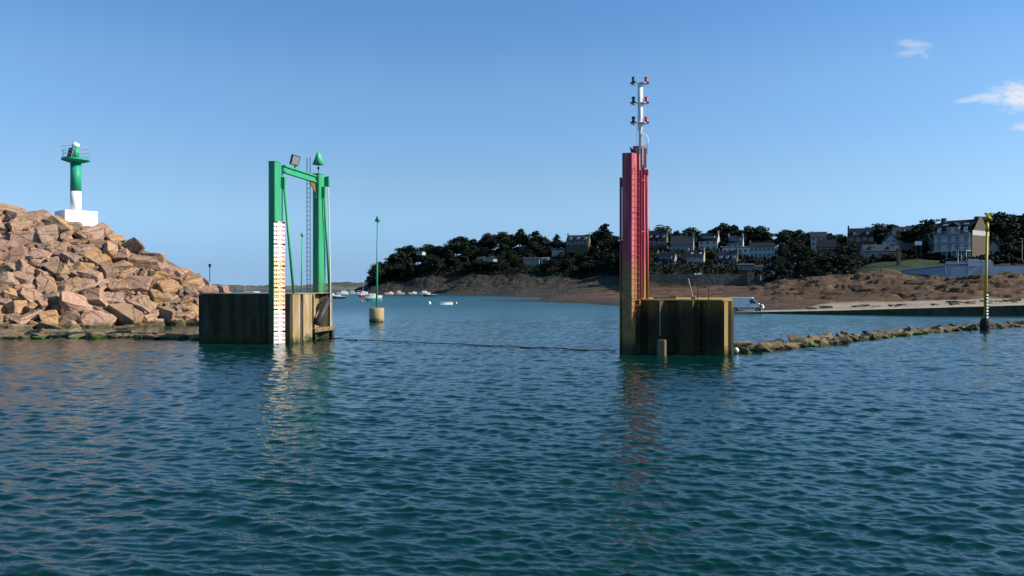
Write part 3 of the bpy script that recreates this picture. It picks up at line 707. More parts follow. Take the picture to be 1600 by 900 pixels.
# ------------------------------------------------------------------ lighthouse on the breakwater
def lighthouse():
    d = 101.0; base = G(118.5, d, 12.6)
    t = thing('lighthouse', 'small green and white lighthouse with railed gallery on the boulder breakwater', 'lighthouse', base, R(0))
    z0 = base.z
    Z = lambda y: CAM_H + (HOR - y) / F * d - z0
    rot = Matrix.Rotation(R(46), 3, 'Z')
    b = MB(); b.box((-0.15, 0.4, Z(330) / 2 - 0.4), (3.85, 3.85, Z(330) + 0.8), rot); b.build('base_block', M_white, t, bevel=0.04)
    n = 28
    MB().lathe([(0.64, Z(332)), (0.62, Z(299))], n=n).build('lower_column', M_white, t, True)
    MB().lathe([(0.625, Z(299)), (0.61, Z(253.5))], n=n).build('upper_column', M_green_l, t, True)
    MB().lathe([(0.65, Z(255)), (1.62, Z(251)), (1.62, Z(248)), (0.3, Z(247.6))], n=36).build('gallery', M_green_l, t)
    r = MB()
    for y in (231, 237.5, 243):
        pts = [(1.55 * math.cos(a), 1.55 * math.sin(a), Z(y)) for a in np.linspace(0, 2 * math.pi, 29)]; r.tube(pts, 0.022, 5)
    for k in range(10):
        a = 2 * math.pi * k / 10; r.cyl((1.55 * math.cos(a), 1.55 * math.sin(a), Z(248)), (1.55 * math.cos(a), 1.55 * math.sin(a), Z(231)), 0.022, None, 5)
    r.build('railing', M_galv, t)
    MB().lathe([(0.42, Z(248)), (0.42, Z(230))], n=20).build('lantern_drum', M_green_l, t, True)
    cp = MB().lathe([(0.40, Z(230)), (0.46, Z(229.5)), (0.46, Z(225)), (0.2, Z(224)), (0.05, Z(221.5))], n=20).build('lantern_cap', M_white, t, True)
    sp = MB(); ro = Matrix.Rotation(R(-20), 3, 'Z') @ Matrix.Rotation(R(-14), 3, 'X')
    sp.box((-0.35, -0.62, Z(239.5)), (0.78, 0.05, 1.28), ro); s_ = sp.build('solar_panel', M_galv, t)
    g = MB(); g.box(Vector((-0.35, -0.62, Z(239.5))) + ro @ Vector((0, -0.028, 0)), (0.68, 0.02, 1.16), ro); g.build('cell_glass', M_solar, s_)
lighthouse()

# ------------------------------------------------------------------ left pier, green gate
A0 = Vector((-16.85, 61.0, 0)); RA = R(-10)
LP_Z = 3.77
def left_pier():
    t = thing('concrete_pier', 'stained concrete pier carrying the green gate posts, dark front and lit channel side', 'pier', A0, RA)
    poly = [(-7.7, 0.03), (-7.62, 0)]
    x = -7.4
    while x < -2.0:      # shallow vertical panels along the front
        poly += [(x, 0), (x + 0.04, 0.07), (x + 1.0, 0.07), (x + 1.04, 0)]; x += 1.75
    poly += [(-0.1, 0), (0, 0.1), (0, 1.55), (-0.12, 1.6), (-0.12, 1.95), (0, 2.0), (0, 3.75), (-0.15, 3.9), (-0.75, 4.3), (-0.85, 6.9), (-0.2, 7.5), (-0.04, 7.7), (-0.04, 8.0), (-7.7, 8.0)]
    b = MB(); b.prism(poly, -2.5, LP_Z); b.build('pier_wall', [M_conc], t)
    # thin facings paint the sunlit channel side in a paler concrete colour
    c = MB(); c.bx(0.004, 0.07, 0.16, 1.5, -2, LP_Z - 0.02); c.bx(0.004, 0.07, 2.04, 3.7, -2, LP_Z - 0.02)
    c.build('side_lit_facing', M_conc_pale, t, bevel=0.02)
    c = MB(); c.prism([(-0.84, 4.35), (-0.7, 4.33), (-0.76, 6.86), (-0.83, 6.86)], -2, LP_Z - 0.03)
    c.prism([(-0.035, 7.74), (0.0, 7.74), (0.0, 7.97), (-0.035, 7.97)], -2, LP_Z - 0.03); c.build('recess_lit_facing', M_conc_pale, t)  # sunlit concrete colour laid over the recess walls
    c = MB(); c.bx(-0.09, 0.03, 1.63, 1.93, -2, LP_Z - 0.55); c.build('slot_fill', M_dark, t)  # dark strip filling the vertical slot
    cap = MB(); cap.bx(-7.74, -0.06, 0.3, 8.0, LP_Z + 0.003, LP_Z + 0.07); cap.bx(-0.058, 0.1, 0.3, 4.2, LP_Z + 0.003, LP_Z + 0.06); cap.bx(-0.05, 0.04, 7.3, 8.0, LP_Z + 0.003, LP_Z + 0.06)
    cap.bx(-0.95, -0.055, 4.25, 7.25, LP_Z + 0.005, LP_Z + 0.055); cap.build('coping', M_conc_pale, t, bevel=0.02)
    s = MB(); s.box((-0.35, 4.75, 2.55), (0.28, 0.3, 2.6), Matrix.Rotation(R(24), 3, 'X') @ Matrix.Rotation(R(10), 3, 'Y')); s.build('strut', M_conc_pale, t, bevel=0.02)
    s = MB(); s.box((-0.5, 5.3, 1.3), (0.3, 0.22, 3.4), Matrix.Rotation(R(4), 3, 'X')); s.build('strut', M_conc_pale, t, bevel=0.02)
    f = MB(); p0, p1 = Vector((0.12, 4.55, 1.35)), Vector((0.05, 6.9, 3.2)); f.cyl(p0, p1, 0.26, None, 18); fo = f.build('fender', M_rubber, t, True)
    e = MB(); ax = (p1 - p0).normalized(); e.cyl(p0 - ax * 0.10, p0 - ax * 0.003, 0.12, None, 12); e.cyl(p1 + ax * 0.003, p1 + ax * 0.4, 0.05, None, 8); e.build('end_cap', M_dark, fo)
    l = MB(); l.bx(-0.7, 0.16, 4.1, 8.15, 0.62, 0.95); l.build('timber_ledge', M_wood, t, bevel=0.03)
    l = MB()
    for y in (4.4, 5.6, 6.8, 7.9): l.cyl((0.163, y, 0.78), (0.20, y, 0.78), 0.07, None, 8)
    l.bx(0.01, 0.15, 7.6, 8.1, -0.8, 0.6); l.build('ledge_bolt', M_dark, t)
    pi_ = MB(); pi_.tube([(-0.02, 7.6, 0.96), (-0.02, 7.6, 4.6), (-0.20, 7.6, 12.9)], 0.055, 8); pi_.build('service_pipe', M_dull_white, t)
    # iron steps faintly seen on the front
    st = MB()
    for k in range(11): st.tube([(-4.55, 0.02, 0.3 + k * 0.31), (-4.55, -0.09, 0.3 + k * 0.31), (-4.15, -0.09, 0.3 + k * 0.31), (-4.15, 0.02, 0.3 + k * 0.31)], 0.018, 5)
    st.build('step_iron', M_rust, t)
left_pier()

def octo(x0, x1, y0, y1, c): return [(x0 + c, y0), (x1 - c, y0), (x1, y0 + c), (x1, y1 - c), (x1 - c, y1), (x0 + c, y1), (x0, y1 - c), (x0, y0 + c)]
def green_gate():
    t = thing('gate_frame', 'tall green steel gate frame with two posts and top beam on the concrete pier', 'gate frame', A0, RA)
    top = 13.87
    for (x0, x1, y0, y1, zb) in ((-1.72, -1.08, -0.32, 0.62, -2.0), (-1.17, -0.5, 6.5, 7.4, LP_Z + 0.05)):
        p = MB(); p.prism(octo(x0, x1, y0, y1, 0.10), zb, top); p.build('post', M_green, t)
        p = MB(); p.bx(x1 + 0.003, x1 + 0.05, y1 - 0.02, y1 + 0.16, max(zb, LP_Z + 0.1), top - 0.15); p.build('post_flange', M_green_s, t)
        p = MB(); p.prism(octo(x0 - 0.03, x1 + 0.03, y0 - 0.03, y1 + 0.03, 0.11), top + 0.003, top + 0.05); p.build('post_cap', M_green_s, t)
    b = MB(); b.bx(-1.05, -0.75, 0.63, 6.49, 13.62, 13.74); b.bx(-1.05, -0.75, 0.63, 6.49, 13.14, 13.26); b.bx(-0.93, -0.87, 0.63, 6.49, 13.262, 13.618)
    b.build('top_beam', M_green_s, t)
    g = MB(); g.add([(-0.93, 5.3, 13.12), (-0.93, 6.48, 13.12), (-0.93, 6.48, 12.2), (-0.87, 5.3, 13.12), (-0.87, 6.48, 13.12), (-0.87, 6.48, 12.2)], [(0, 2, 1), (3, 4, 5), (0, 1, 4, 3), (1, 2, 5, 4), (2, 0, 3, 5)]); g.build('gusset', M_rust, t)
    for (xa, ya, za, xb, yb) in ((-0.98, 0.78, 12.3, -0.18, 0.85), (-0.36, 7.0, 12.3, -0.14, 7.75)):
        q = MB(); q.cyl((xb, yb, LP_Z + 0.06), (xa + 0.05, ya, za - 0.1), 0.105, None, 12); br = q.build('brace', M_green, t, True)
        q = MB(); q.box((xa - 0.02, ya, za + 0.1), (0.34, 0.3, 0.85)); q.build('bracket', M_green_s, br)
    l = MB()
    for lx in (-1.58, -1.30): l.cyl((lx, 6.36, LP_Z + 0.05), (lx, 6.36, 15.25), 0.032, None, 6)
    k = LP_Z + 0.4
    while k < 13.9: l.cyl((-1.58, 6.36, k), (-1.30, 6.36, k), 0.02, None, 5); k += 0.385
    l.build('ladder', M_dark, t)
    st = MB(); st.cyl((-0.82, 6.95, top + 0.05), (-0.82, 6.95, 14.9), 0.035, None, 8); st.lathe([(0.03, 14.25), (0.13, 14.45), (0.05, 14.5)], (-0.82, 6.95), 10); st.build('topmark_staff', M_dark, t)
    MB().lathe([(0.50, 14.72), (0.13, 15.72), (0.09, 15.76)], (-0.82, 6.95), 24).build('cone_topmark', M_teal, t, True)
    bx_ = MB(); bx_.box((-0.24, 7.55, 13.35), (0.34, 0.3, 0.85)); bx_.build('junction_box', M_green_s, t, bevel=0.02)
    pl = MB(); pl.bx(-1.0, -0.8, 6.46, 6.497, 11.8, 12.1); pl.build('name_plate', M_teal, t)
    # floodlight
    fl = MB(); fr = Matrix.Rotation(R(-48), 3, 'Z') @ Matrix.Rotation(R(14), 3, 'Y') @ Matrix.Rotation(R(-10), 3, 'X')
    fl.box((-0.9, 2.6, 14.42), (0.42, 0.66, 0.80), fr); f_ = fl.build('floodlight', M_dark, t, bevel=0.04)
    ff = MB(); ff.box(Vector((-0.9, 2.6, 14.42)) + fr @ Vector((0.217, 0, 0)), (0.02, 0.54, 0.66), fr); ff.build('front_glass', M_galv, f_)
    ff = MB(); ff.cyl((-0.9, 2.6, 13.742), (-0.9, 2.6, 14.0), 0.06, None, 8); ff.bx(-0.93, -0.87, 2.2, 3.0, 13.98, 14.03); ff.build('bracket', M_dark, f_)
green_gate()

def tide_gauge():
    c = Vector((-17.66, 60.74, 0)); az = R(141)
    t = thing('tide_gauge', 'tall white tide gauge board with black marks and red bars on the green gate post', 'tide gauge', c, R(180) - az)
    # local: -y is the face, x runs to the right
    z0, z1 = -1.0, CAM_H + (HOR - 346) / F * 60.7
    b = MB(); b.bx(-0.44, 0.44, 0.003, 0.07, z0, z1); b.bx(-0.16, 0.16, 0.072, 0.34, z0, z1 - 0.2); b.build('backing_board', M_wood, t)
    w = MB(); w.bx(-0.44, 0.06, -0.012, 0.0, z0, z1); w.build('number_plate', M_gauge, t)
    w = MB(); w.bx(0.075, 0.44, -0.012, 0.0, z0, z1); w.build('bar_plate', M_gauge, t)
    k = 0; dz = 0.331; red = MB(); blk = MB(); mk = MB()
    z = z1
    while z > -0.2:
        if k % 5 == 0:
            blk.bx(-0.44, -0.12, -0.017, -0.0125, z - 0.11, z); blk.bx(0.24, 0.44, -0.017, -0.0125, z - 0.16, z + 0.0); red.bx(0.09, 0.235, -0.017, -0.0125, z - 0.10, z - 0.03)
        else:
            if k % 10 in (6, 7) or z < 2.4:       # outlined decimetre boxes
                for (a0, a1) in ((z - 0.02, z + 0.02), (z - 0.13, z - 0.09)): mk.bx(-0.42, -0.03, -0.017, -0.0125, a0, a1)
            else:
                mk.bx(-0.44, -0.36, -0.017, -0.0125, z - 0.11, z - 0.03)
                mk.bx(-0.29, -0.20, -0.017, -0.0125, z - 0.14, z - 0.0)
                mk.bx(-0.11, -0.07, -0.017, -0.0125, z - 0.12, z - 0.02); mk.bx(-0.02, 0.01, -0.017, -0.0125, z - 0.12, z - 0.02)
            red.bx(0.10, 0.42, -0.017, -0.0125, z - 0.03, z + 0.02); red.bx(0.22, 0.42, -0.0175, -0.0125, z - 0.14, z - 0.08)
            if k % 2: red.bx(0.34, 0.40, -0.0172, -0.0125, z - 0.08, z - 0.03)
        z -= dz; k += 1
    red.build('red_bar', M_signred, t); blk.build('metre_mark', M_signblack, t); mk.build('tick_mark', M_signblack, t)
tide_gauge()

# ------------------------------------------------------------------ right pier, red post, signal mast
B0 = Vector((7.04, 52.4, 0)); RB = R(-15); RP_Z = 3.45
def right_pier():
    t = thing('sheet_pile_pier', 'rusty sheet pile pier with folded dark face carrying the tall red post', 'pier', B0, RB)
    poly = [(0.0, 0.06), (0.06, 0.0), (1.30, 0.0), (1.42, 0.42)]
    x = 1.62
    poly += [(x, 0.42)]
    while x < 5.2:       # folded steel pans
        poly += [(x + 0.26, 0.0), (x + 1.08, 0.0), (x + 1.36, 0.30), (x + 1.50, 0.36), (x + 1.60, 0.46), (x + 1.88, 0.46)]
        x += 1.98; poly += [(x - 0.05, 0.44)]
    e = 6.62
    poly = [p for p in poly if p[0] < 5.35] + [(5.45, 0.0), (e, 0.0), (e + 0.24, 0.26), (e + 0.30, 0.27), (e + 0.32, 0.40), (e + 0.44, 0.42), (e + 0.60, 0.62), (e + 0.60, 9.5), (0.0, 9.5)]
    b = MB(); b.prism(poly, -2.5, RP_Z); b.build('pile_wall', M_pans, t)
    s = MB(); s.prism([(e + 0.005, -0.004), (e + 0.02, -0.004), (e + 0.25, 0.25), (e + 0.235, 0.262)], -2, RP_Z - 0.05); s.prism([(e + 0.335, 0.385), (e + 0.45, 0.40), (e + 0.44, 0.412), (e + 0.33, 0.395)], -2, RP_Z - 0.05); s.build('corner_lit_facing', M_pans_lit, t)  # thin strips that paint the corner facets as sunlit
    c = MB(); c.prism([(1.5, 0.30), (2.4, 0.16), (5.5, 0.16), (e - 0.1, 0.04), (e + 0.5, 0.65), (e + 0.5, 9.4), (0.15, 9.4), (0.15, 1.1), (1.4, 1.0)], RP_Z + 0.003, RP_Z + 0.09); c.build('deck', M_pans_lit, t)
    w = MB(); w.bx(2.0, 3.5, 2.2, 2.5, RP_Z + 0.093, RP_Z + 0.2); w.bx(2.9, 3.4, 4.6, 5.2, RP_Z + 0.093, RP_Z + 0.3); w.build('deck_timber', M_wood, t)
    # ladder with handrails
    l = MB()
    for lx in (5.0, 5.68):
        l.tube([(lx, -0.12, -1), (lx, -0.12, RP_Z + 0.95)], 0.028, 8)
    k = 0.1
    while k < RP_Z: l.cyl((5.0, -0.12, k), (5.68, -0.12, k), 0.016, None, 6); k += 0.3
    l.build('ladder', M_blackrust, t)
    q = MB(); q.tube([(2.62, 0.0, 1.2), (2.62, -0.06, RP_Z + 0.05)], 0.03, 6); q.build('pipe', M_galv, t)
right_pier()

def small_things_right():
    p = B0 + Matrix.Rotation(RB, 3, 'Z') @ Vector((2.78, -0.62, 0))
    t = thing('mooring_post', 'short weathered timber post standing in the water against the rusty pier', 'post', p, RB)
    b = MB(); b.prism(octo(-0.29, 0.29, -0.26, 0.26, 0.1), -2, 0.93); b.build('trunk', M_wood, t, bevel=0.02)
    b = MB(); b.prism(octo(-0.25, 0.25, -0.22, 0.22, 0.1), 0.933, 0.99); b.build('cap', M_sill, t)
    p = B0 + Matrix.Rotation(RB, 3, 'Z') @ Vector((4.55, 1.6, RP_Z + 0.09))
    t = thing('leaning_pole', 'thin leaning pole standing on the rusty pier beside the ladder rails', 'pole', p, RB)
    b = MB(); b.tube([(0.12, 0, 0.02), (-0.22, 0.2, 1.35)], 0.035, 6); b.build('shaft', M_galv, t)
    b = MB(); b.box((0.12, 0, 0.09), (0.3, 0.3, 0.17)); b.build('foot_block', M_conc_pale, t, bevel=0.03)
    o = MB().lathe([(0.02, -0.18), (0.12, -0.14), (0.19, 0), (0.17, 0.1), (0.1, 0.18), (0.02, 0.2)], n=16).build('mooring_buoy', M_white, None, True)
    o.location = G(1150, 51.9, 0.22); tag(o, 'small white mooring buoy at the right foot of the rusty pier', 'buoy')
small_things_right()

def red_post():
    t = thing('red_gate_post', 'tall faded red steel gate post with ladder and braces on the rusty pier', 'gate post', B0, RB)
    top = 13.05
    p = MB(); p.prism([(0.22, -0.36), (0.84, -0.36), (1.12, 0.12), (1.26, 0.13), (1.26, 0.85), (0.22, 0.85), (0.22, -0.3)], -2, top); p.build('post', M_red, t)
    p = MB(); p.prism([(0.30, 5.0), (1.12, 5.0), (1.12, 5.9), (0.30, 5.9)], RP_Z + 0.095, 14.4); p.build('rear_post', M_red, t)
    p = MB(); p.prism([(0.02, -0.14), (0.13, -0.14), (0.13, 0.2), (0.02, 0.2)], -2, 11.5); p.bx(0.03, 0.215, -0.08, 0.1, 10.9, 11.45); p.build('side_rail', M_red, t)
    p = MB(); p.bx(1.27, 1.40, 0.4, 0.62, RP_Z + 0.1, 12.0); p.build('rib', M_red_s, t)
    l = MB()
    m = Vector((0.90, -0.26, 0)); n_ = Vector((1.14, 0.13, 0)); off = Vector((0.13, -0.08, 0))
    for q in (m, n_): l.cyl(q + off + Vector((0, 0, 2.6)), q + off + Vector((0, 0, 12.3)), 0.017, None, 6)
    z = 2.8
    while z < 12.2: l.cyl(m + off + Vector((0, 0, z)), n_ + off + Vector((0, 0, z)), 0.014, None, 5); z += 0.36
    for z in (3.6, 6.4, 9.2, 11.9):
        for q in (m, n_): l.cyl(q, q + off + Vector((0, 0, 0)), 0.02, None, 5) if False else l.cyl(q + Vector((0, 0, z)), q + off + Vector((0, 0, z)), 0.02, None, 5)
    l.build('ladder', M_red_s, t)
    for (lx, ly, lz, bx_, by_) in ((1.62, 1.5, 12.1, 1.66, 1.5),):
        q = MB(); q.cyl((bx_, by_, RP_Z + 0.1), (lx, ly, lz), 0.11, None, 12); br = q.build('brace', M_red, t, True)
        q = MB(); q.box((1.62, 1.38, 12.0), (0.30, 0.3, 0.34)); q.build('cap_box', M_pink, br, bevel=0.02)
        q = MB(); q.cyl((1.27, 0.8, 11.4), (1.6, 1.5, 11.4), 0.05, None, 8); q.cyl((1.27, 0.8, 8.0), (1.6, 1.5, 8.0), 0.05, None, 8); q.build('bracket', M_red_s, br)
    w = MB(); w.add([(0.75, 0.2, top + 0.003), (1.2, 0.2, top + 0.003), (0.62, 0.2, top + 0.5), (0.75, 0.26, top + 0.003), (1.2, 0.26, top + 0.003), (0.62, 0.26, top + 0.5)], [(0, 1, 2), (3, 5, 4), (0, 3, 4, 1), (1, 4, 5, 2), (2, 5, 3, 0)]); w.build('wind_vane', M_dark, t)
red_post()

def signal_mast():
    lx, ly = 1.13, 1.98
    p = B0 + Matrix.Rotation(RB, 3, 'Z') @ Vector((lx, ly, 0)); d = p.y
    t = thing('signal_mast', 'white signal mast with three pairs of green and red lamps above the red post', 'signal mast', (p.x, p.y, RP_Z + 0.095), 0)
    Z = lambda y: CAM_H + (HOR - y) / F * d - RP_Z - 0.095
    m = MB(); m.lathe([(0.095, 0), (0.095, Z(205)), (0.16, Z(203)), (0.16, Z(131))], n=16); m.build('pole', M_white, t, True)
    c = MB(); c.tube([(0.21, -0.02, Z(262)), (0.21, -0.02, Z(131))], 0.016, 5); c.tube([(-0.22, 0.05, Z(240)), (-0.22, 0.05, Z(192))], 0.012, 5); c.build('cable', M_white, t)
    c = MB(); arc = [(0.1, -0.05, Z(210))] + [(0.30 + 0.24 * math.sin(a), -0.05, Z(220) + 0.42 * math.cos(a)) for a in np.linspace(0.0, 2.6, 10)] + [(0.34, -0.05, Z(230))]; c.tube(arc, 0.028, 6); c.tube([(0.16, -0.1, Z(208)), (0.16, -0.1, Z(258))], 0.03, 6); c.build('cable_hoop', M_white, t)
    b = MB(); b.bx(0.12, 0.42, -0.1, 0.15, Z(262), Z(232)); b.build('equipment_panel', M_pink, t); b = MB(); b.bx(0.44, 0.52, -0.08, 0.05, Z(240), Z(224)); b.build('antenna', M_white, t)
    for i, y in enumerate((128.5, 159.5, 190.5)):
        z = Z(y)
        br = MB(); br.bx(-0.44, 0.40, -0.05, 0.05, z - 0.14, z - 0.09)
        br.lathe([(0.05, z - 0.17), (0.26, z - 0.11), (0.26, z - 0.07)], (0.16, -0.10), 14); br.lathe([(0.05, z - 0.24), (0.15, z - 0.21), (0.15, z - 0.17)], (-0.43, -0.12), 14)
        bo = br.build('bracket', M_white, t)
        for sx, mt, nm in ((-0.45, M_lensg if i == 0 else M_lensd if i == 2 else M_lensg, 'green'), (0.40, M_lensr, 'red')):
            pl = MB().lathe([(0.20, z - 0.08), (0.23, z - 0.06), (0.23, z - 0.03), (0.1, z)], (sx, 0), 14).build('lantern', M_dark, t)
            pl['label'] = f"{nm} lantern on a round platform"
            MB().lathe([(0.125, z), (0.105, z + 0.07), (0.10, z + 0.17), (0.125, z + 0.26)], (sx, 0), 16).build('lens', mt, pl, True)
            MB().lathe([(0.135, z + 0.262), (0.135, z + 0.31), (0.06, z + 0.36)], (sx, 0), 14).build('lamp_cap', M_lensr if nm == 'red' else M_dark, pl)
            le = MB()
            for a in (0.5, 2.6, 4.7): le.cyl((sx + 0.17 * math.cos(a), 0.17 * math.sin(a), z - 0.25), (sx + 0.17 * math.cos(a), 0.17 * math.sin(a), z - 0.08), 0.012, None, 4)
            le.build('lantern_leg', M_dark, pl)
signal_mast()

# ------------------------------------------------------------------ rope line across the channel
def boom():
    a = W(518, 530, 66.5); b = B0 + Vector((-0.1, 1.2, 0)); rg = random.Random(3)
    pts = []
    for k in range(61):
        f = k / 60; p = Vector((-15.2, 66.2, 0)).lerp(Vector((6.9, 53.4, 0)), f); pts.append(Vector((p.x, p.y, 0.06 + 0.02 * math.sin(f * 40) + rg.uniform(-0.012, 0.012))))
    t = thing('floating_rope', 'long dark floating rope line across the channel between the two piers', 'rope', (0, 0, 0))
    MB().tube(pts, 0.032, 6).build('line', M_black, t)
    for k in range(3, 58, 4):
        f = MB(); d_ = (pts[k + 1] - pts[k - 1]).normalized(); f.cyl(pts[k] - d_ * 0.14, pts[k] + d_ * 0.14, 0.042, None, 8); f.build('float', M_black, t)
boom()

# ------------------------------------------------------------------ rubble sill on the right
def rubble_sill():
    rg = random.Random(77)
    line = [(1146, 53.2), (1200, 54.6), (1300, 61.0), (1400, 70.5), (1500, 79.5), (1600, 87.0), (1720, 95)]
    def cx(px): return float(np.interp(px, [l[0] for l in line], [l[1] for l in line]))
    W_ = 2.2
    # core
    co = []; pxs = np.arange(1140, 1725, 2.0)
    for px in pxs:
        d = cx(px); 
        for (o_, z) in ((-0.5, -0.7), (0.0, -0.1), (0.5, 0.12), (1.7, 0.18), (2.4, -0.1), (3.2, -0.7)):
            q = G(px, d + o_, 0); co.append((q.x, q.y, z + (vnoise(np.array([px * 0.13]), np.array([o_ * 1.7]), 5)[0] - 0.5) * 0.35 * (z > -0.5)))
    n = 6; q = [(i * n + j, i * n + j + 1, (i + 1) * n + j + 1, (i + 1) * n + j) for i in range(len(pxs) - 1) for j in range(n - 1)]
    me = bpy.data.meshes.new('sill_core'); me.from_pydata(co, [], [f[::-1] for f in q]); me.materials.append(M_sill); struct(link('rubble_bank_terrain', me))
    lib = [boulder_mesh(1500 + k, (1.0, 0.7 + 0.08 * (k % 3), 0.40 + 0.1 * (k % 4)), M_sill, 0.045, 'stone') for k in range(10)]
    put = []
    for rad, tries in ((0.62, 600), (0.45, 1500), (0.32, 3000), (0.24, 3000)):
        for _ in range(tries):
            if len(put) >= 250: break
            px = 1150 + (1612 - 1150) * rg.random() ** 1.15
            if rad > 0.6 and 1330 < px: continue
            d = cx(px) + rg.uniform(-0.35, 2.3); p = G(px, d)
            if any((p.x - a) ** 2 + (p.y - b) ** 2 < ((rad + c) * 0.82) ** 2 for a, b, c in put): continue
            put.append((p.x, p.y, rad))
            o = bpy.data.objects.new('sill_stone', rg.choice(lib)); C.objects.link(o)
            s = rad * 2.5; o.scale = (s * rg.uniform(0.9, 1.35), s * rg.uniform(0.8, 1.1), s * rg.uniform(0.6, 0.95))
            o.rotation_euler = (R(rg.uniform(-25, 25)), R(rg.uniform(-20, 20)), R(rg.uniform(-180, 180)))
            off = d - cx(px)
            o.location = (p.x, p.y, np.interp(off, [-0.4, 0.4, 1.5, 2.4], [-0.05, 0.14, 0.24, 0.05]) + rg.uniform(-0.08, 0.10))
            w_ = 'big' if rad > 0.6 else 'mid-sized' if rad > 0.4 else 'small' if rad > 0.3 else 'very small'
            z_ = 'close to the rusty pier' if px < 1240 else 'between pier and yellow pole' if px < 1390 else 'near the yellow pole' if px < 1530 else 'beyond the yellow pole'
            e_ = 'front edge' if off < 0.5 else 'top'
            tag(o, f"{w_} brown stone on the rubble bank {e_} {z_}", 'stone', f"{w_} rubble stones, {e_}, {z_}")
    t = tag(boulder_obj(boulder_mesh(1999, (1, 0.9, 0.9), M_sill, 0.05, 'stone'), G(1320, 64.2, 0.5), 0.62, rg), 'round pale stone sitting highest on the middle of the rubble bank', 'stone')
    t = tag(boulder_obj(boulder_mesh(1998, (1, 0.9, 0.9), M_black, 0.05, 'stone'), G(1353, 67.6, 0.45), 0.42, rg), 'round black weedy stone on the crest of the rubble bank', 'stone')
def boulder_obj(me, loc, s, rg):
    o = bpy.data.objects.new('sill_stone', me); C.objects.link(o); o.location = loc; o.scale = (s, s, s); return o
rubble_sill()

# ------------------------------------------------------------------ beacons
def yellow_mark():
    d = 79.3; Z = lambda y: CAM_H + (HOR - y) / F * d
    t = thing('yellow_marker_pole', 'yellow pole with a cross topmark and banded foot on the rubble bank', 'marker pole', G(1539, d, 0))
    lean = 0.20 / 10
    X = lambda z: lean * z
    m = MB(); z0, z1 = Z(498), Z(361); m.cyl((X(z0), 0, z0), (X(z1), 0, z1), 0.15, 0.115, 14); m.build('pole', M_yellow, t, True)
    m = MB(); z0, z1 = Z(362), Z(349); m.cyl((X(z0), 0, z0), (X(z1), 0, z1), 0.165, 0.15, 14); m.cyl((X(z1), 0, z1 + 0.003), (X(z1), 0, z1 + 0.12), 0.13, 0.1, 12); m.build('sleeve', M_yellow, t, True)
    z2 = Z(338); m = MB(); m.cyl((X(z2), 0, Z(349)), (X(z2), 0, z2), 0.035, None, 8); m.build('staff', M_dark, t)
    m = MB()
    for a in (45, -45):
        m.box((X(z2) + 0.1, 0, z2), (0.95, 0.14 if a > 0 else 0.13, 0.20), Matrix.Rotation(R(a), 3, 'Y'))
        m.box((X(z2) + 0.1, 0, z2), (0.22, 0.9, 0.2 if a > 0 else 0.19), Matrix.Rotation(R(a), 3, 'X')) if a > 0 else None
    m.build('cross_topmark', M_yellow, t, bevel=0.02)
    g = MB(); z0, z1 = Z(498), Z(456); g.box((0.10, -0.225, (z0 + z1) / 2), (0.24, 0.03, z1 - z0), Matrix.Rotation(R(20), 3, 'Z')); go = g.build('scale_board', M_black, t)
    s = MB(); k = z0 + 0.05
    while k < z1 - 0.1: s.box((0.105, -0.245, k + 0.11), (0.25, 0.03, 0.17), Matrix.Rotation(R(20), 3, 'Z')); k += 0.315
    s.build('scale_band', M_white, go)
    m = MB(); m.lathe([(0.42, -1.5), (0.45, 0.3), (0.5, 0.5), (0.42, 0.95), (0.3, 1.2), (0.22, 1.22)], n=14); m.build('weedy_base', M_black, t)
yellow_mark()

def green_beacon(name, px, d, ytop, ycone, label, base_top=1.7, mats=(M_green_b, M_teal), r=0.10, cone=0.36, lean=0.0, base_r=0.9):
    t = thing(name, label, 'beacon', G(px, d, 0))
    Z = lambda y: CAM_H + (HOR - y) / F * d
    MB().lathe([(base_r, -2), (base_r, base_top - 0.06), (base_r - 0.06, base_top)], n=28).build('concrete_base', M_cyl, t, True)
    z = Z(ycone); m = MB(); m.cyl((0, 0, base_top + 0.002), (lean, 0, z), r * 1.15, r * 0.8, 12); m.build('pole', mats[0], t, True)
    MB().lathe([(cone, z), (cone * 0.3, Z(ytop + 1)), (cone * 0.28, Z(ytop))], (lean, 0), 18).build('cone_topmark', mats[1], t, True)
    return t
green_beacon('green_beacon', 588.5, 98.0, 337.5, 346, 'slim green beacon pole with cone topmark on a round concrete base', 1.72, (M_green_b, M_green_b), 0.105, 0.38, 0.12)
green_beacon('green_beacon', 470.5, 126.0, 362.5, 369, 'thin green beacon pole standing beyond the pier between the green gate posts', 1.5, (M_green_b, M_teal), 0.11, 0.32, 0.2)
def far_mark():
    d = 300.0; t = thing('channel_mark', 'thin dark distant channel mark pole behind the end of the breakwater', 'channel mark', G(327.5, d, 0))
    Z = lambda y: CAM_H + (HOR - y) / F * d
    MB().cyl((0, 0, -1), (0.1, 0, Z(417)), 0.22, 0.14, 8).build('pole', M_dark, t); b = MB(); b.box((0.1, 0, Z(414.5)), (0.75, 0.75, 1.0)); b.bx(-0.2, 0.4, -0.2, 0.2, Z(417.6), Z(416.6)); b.build('topmark', M_dark, t)
far_mark()
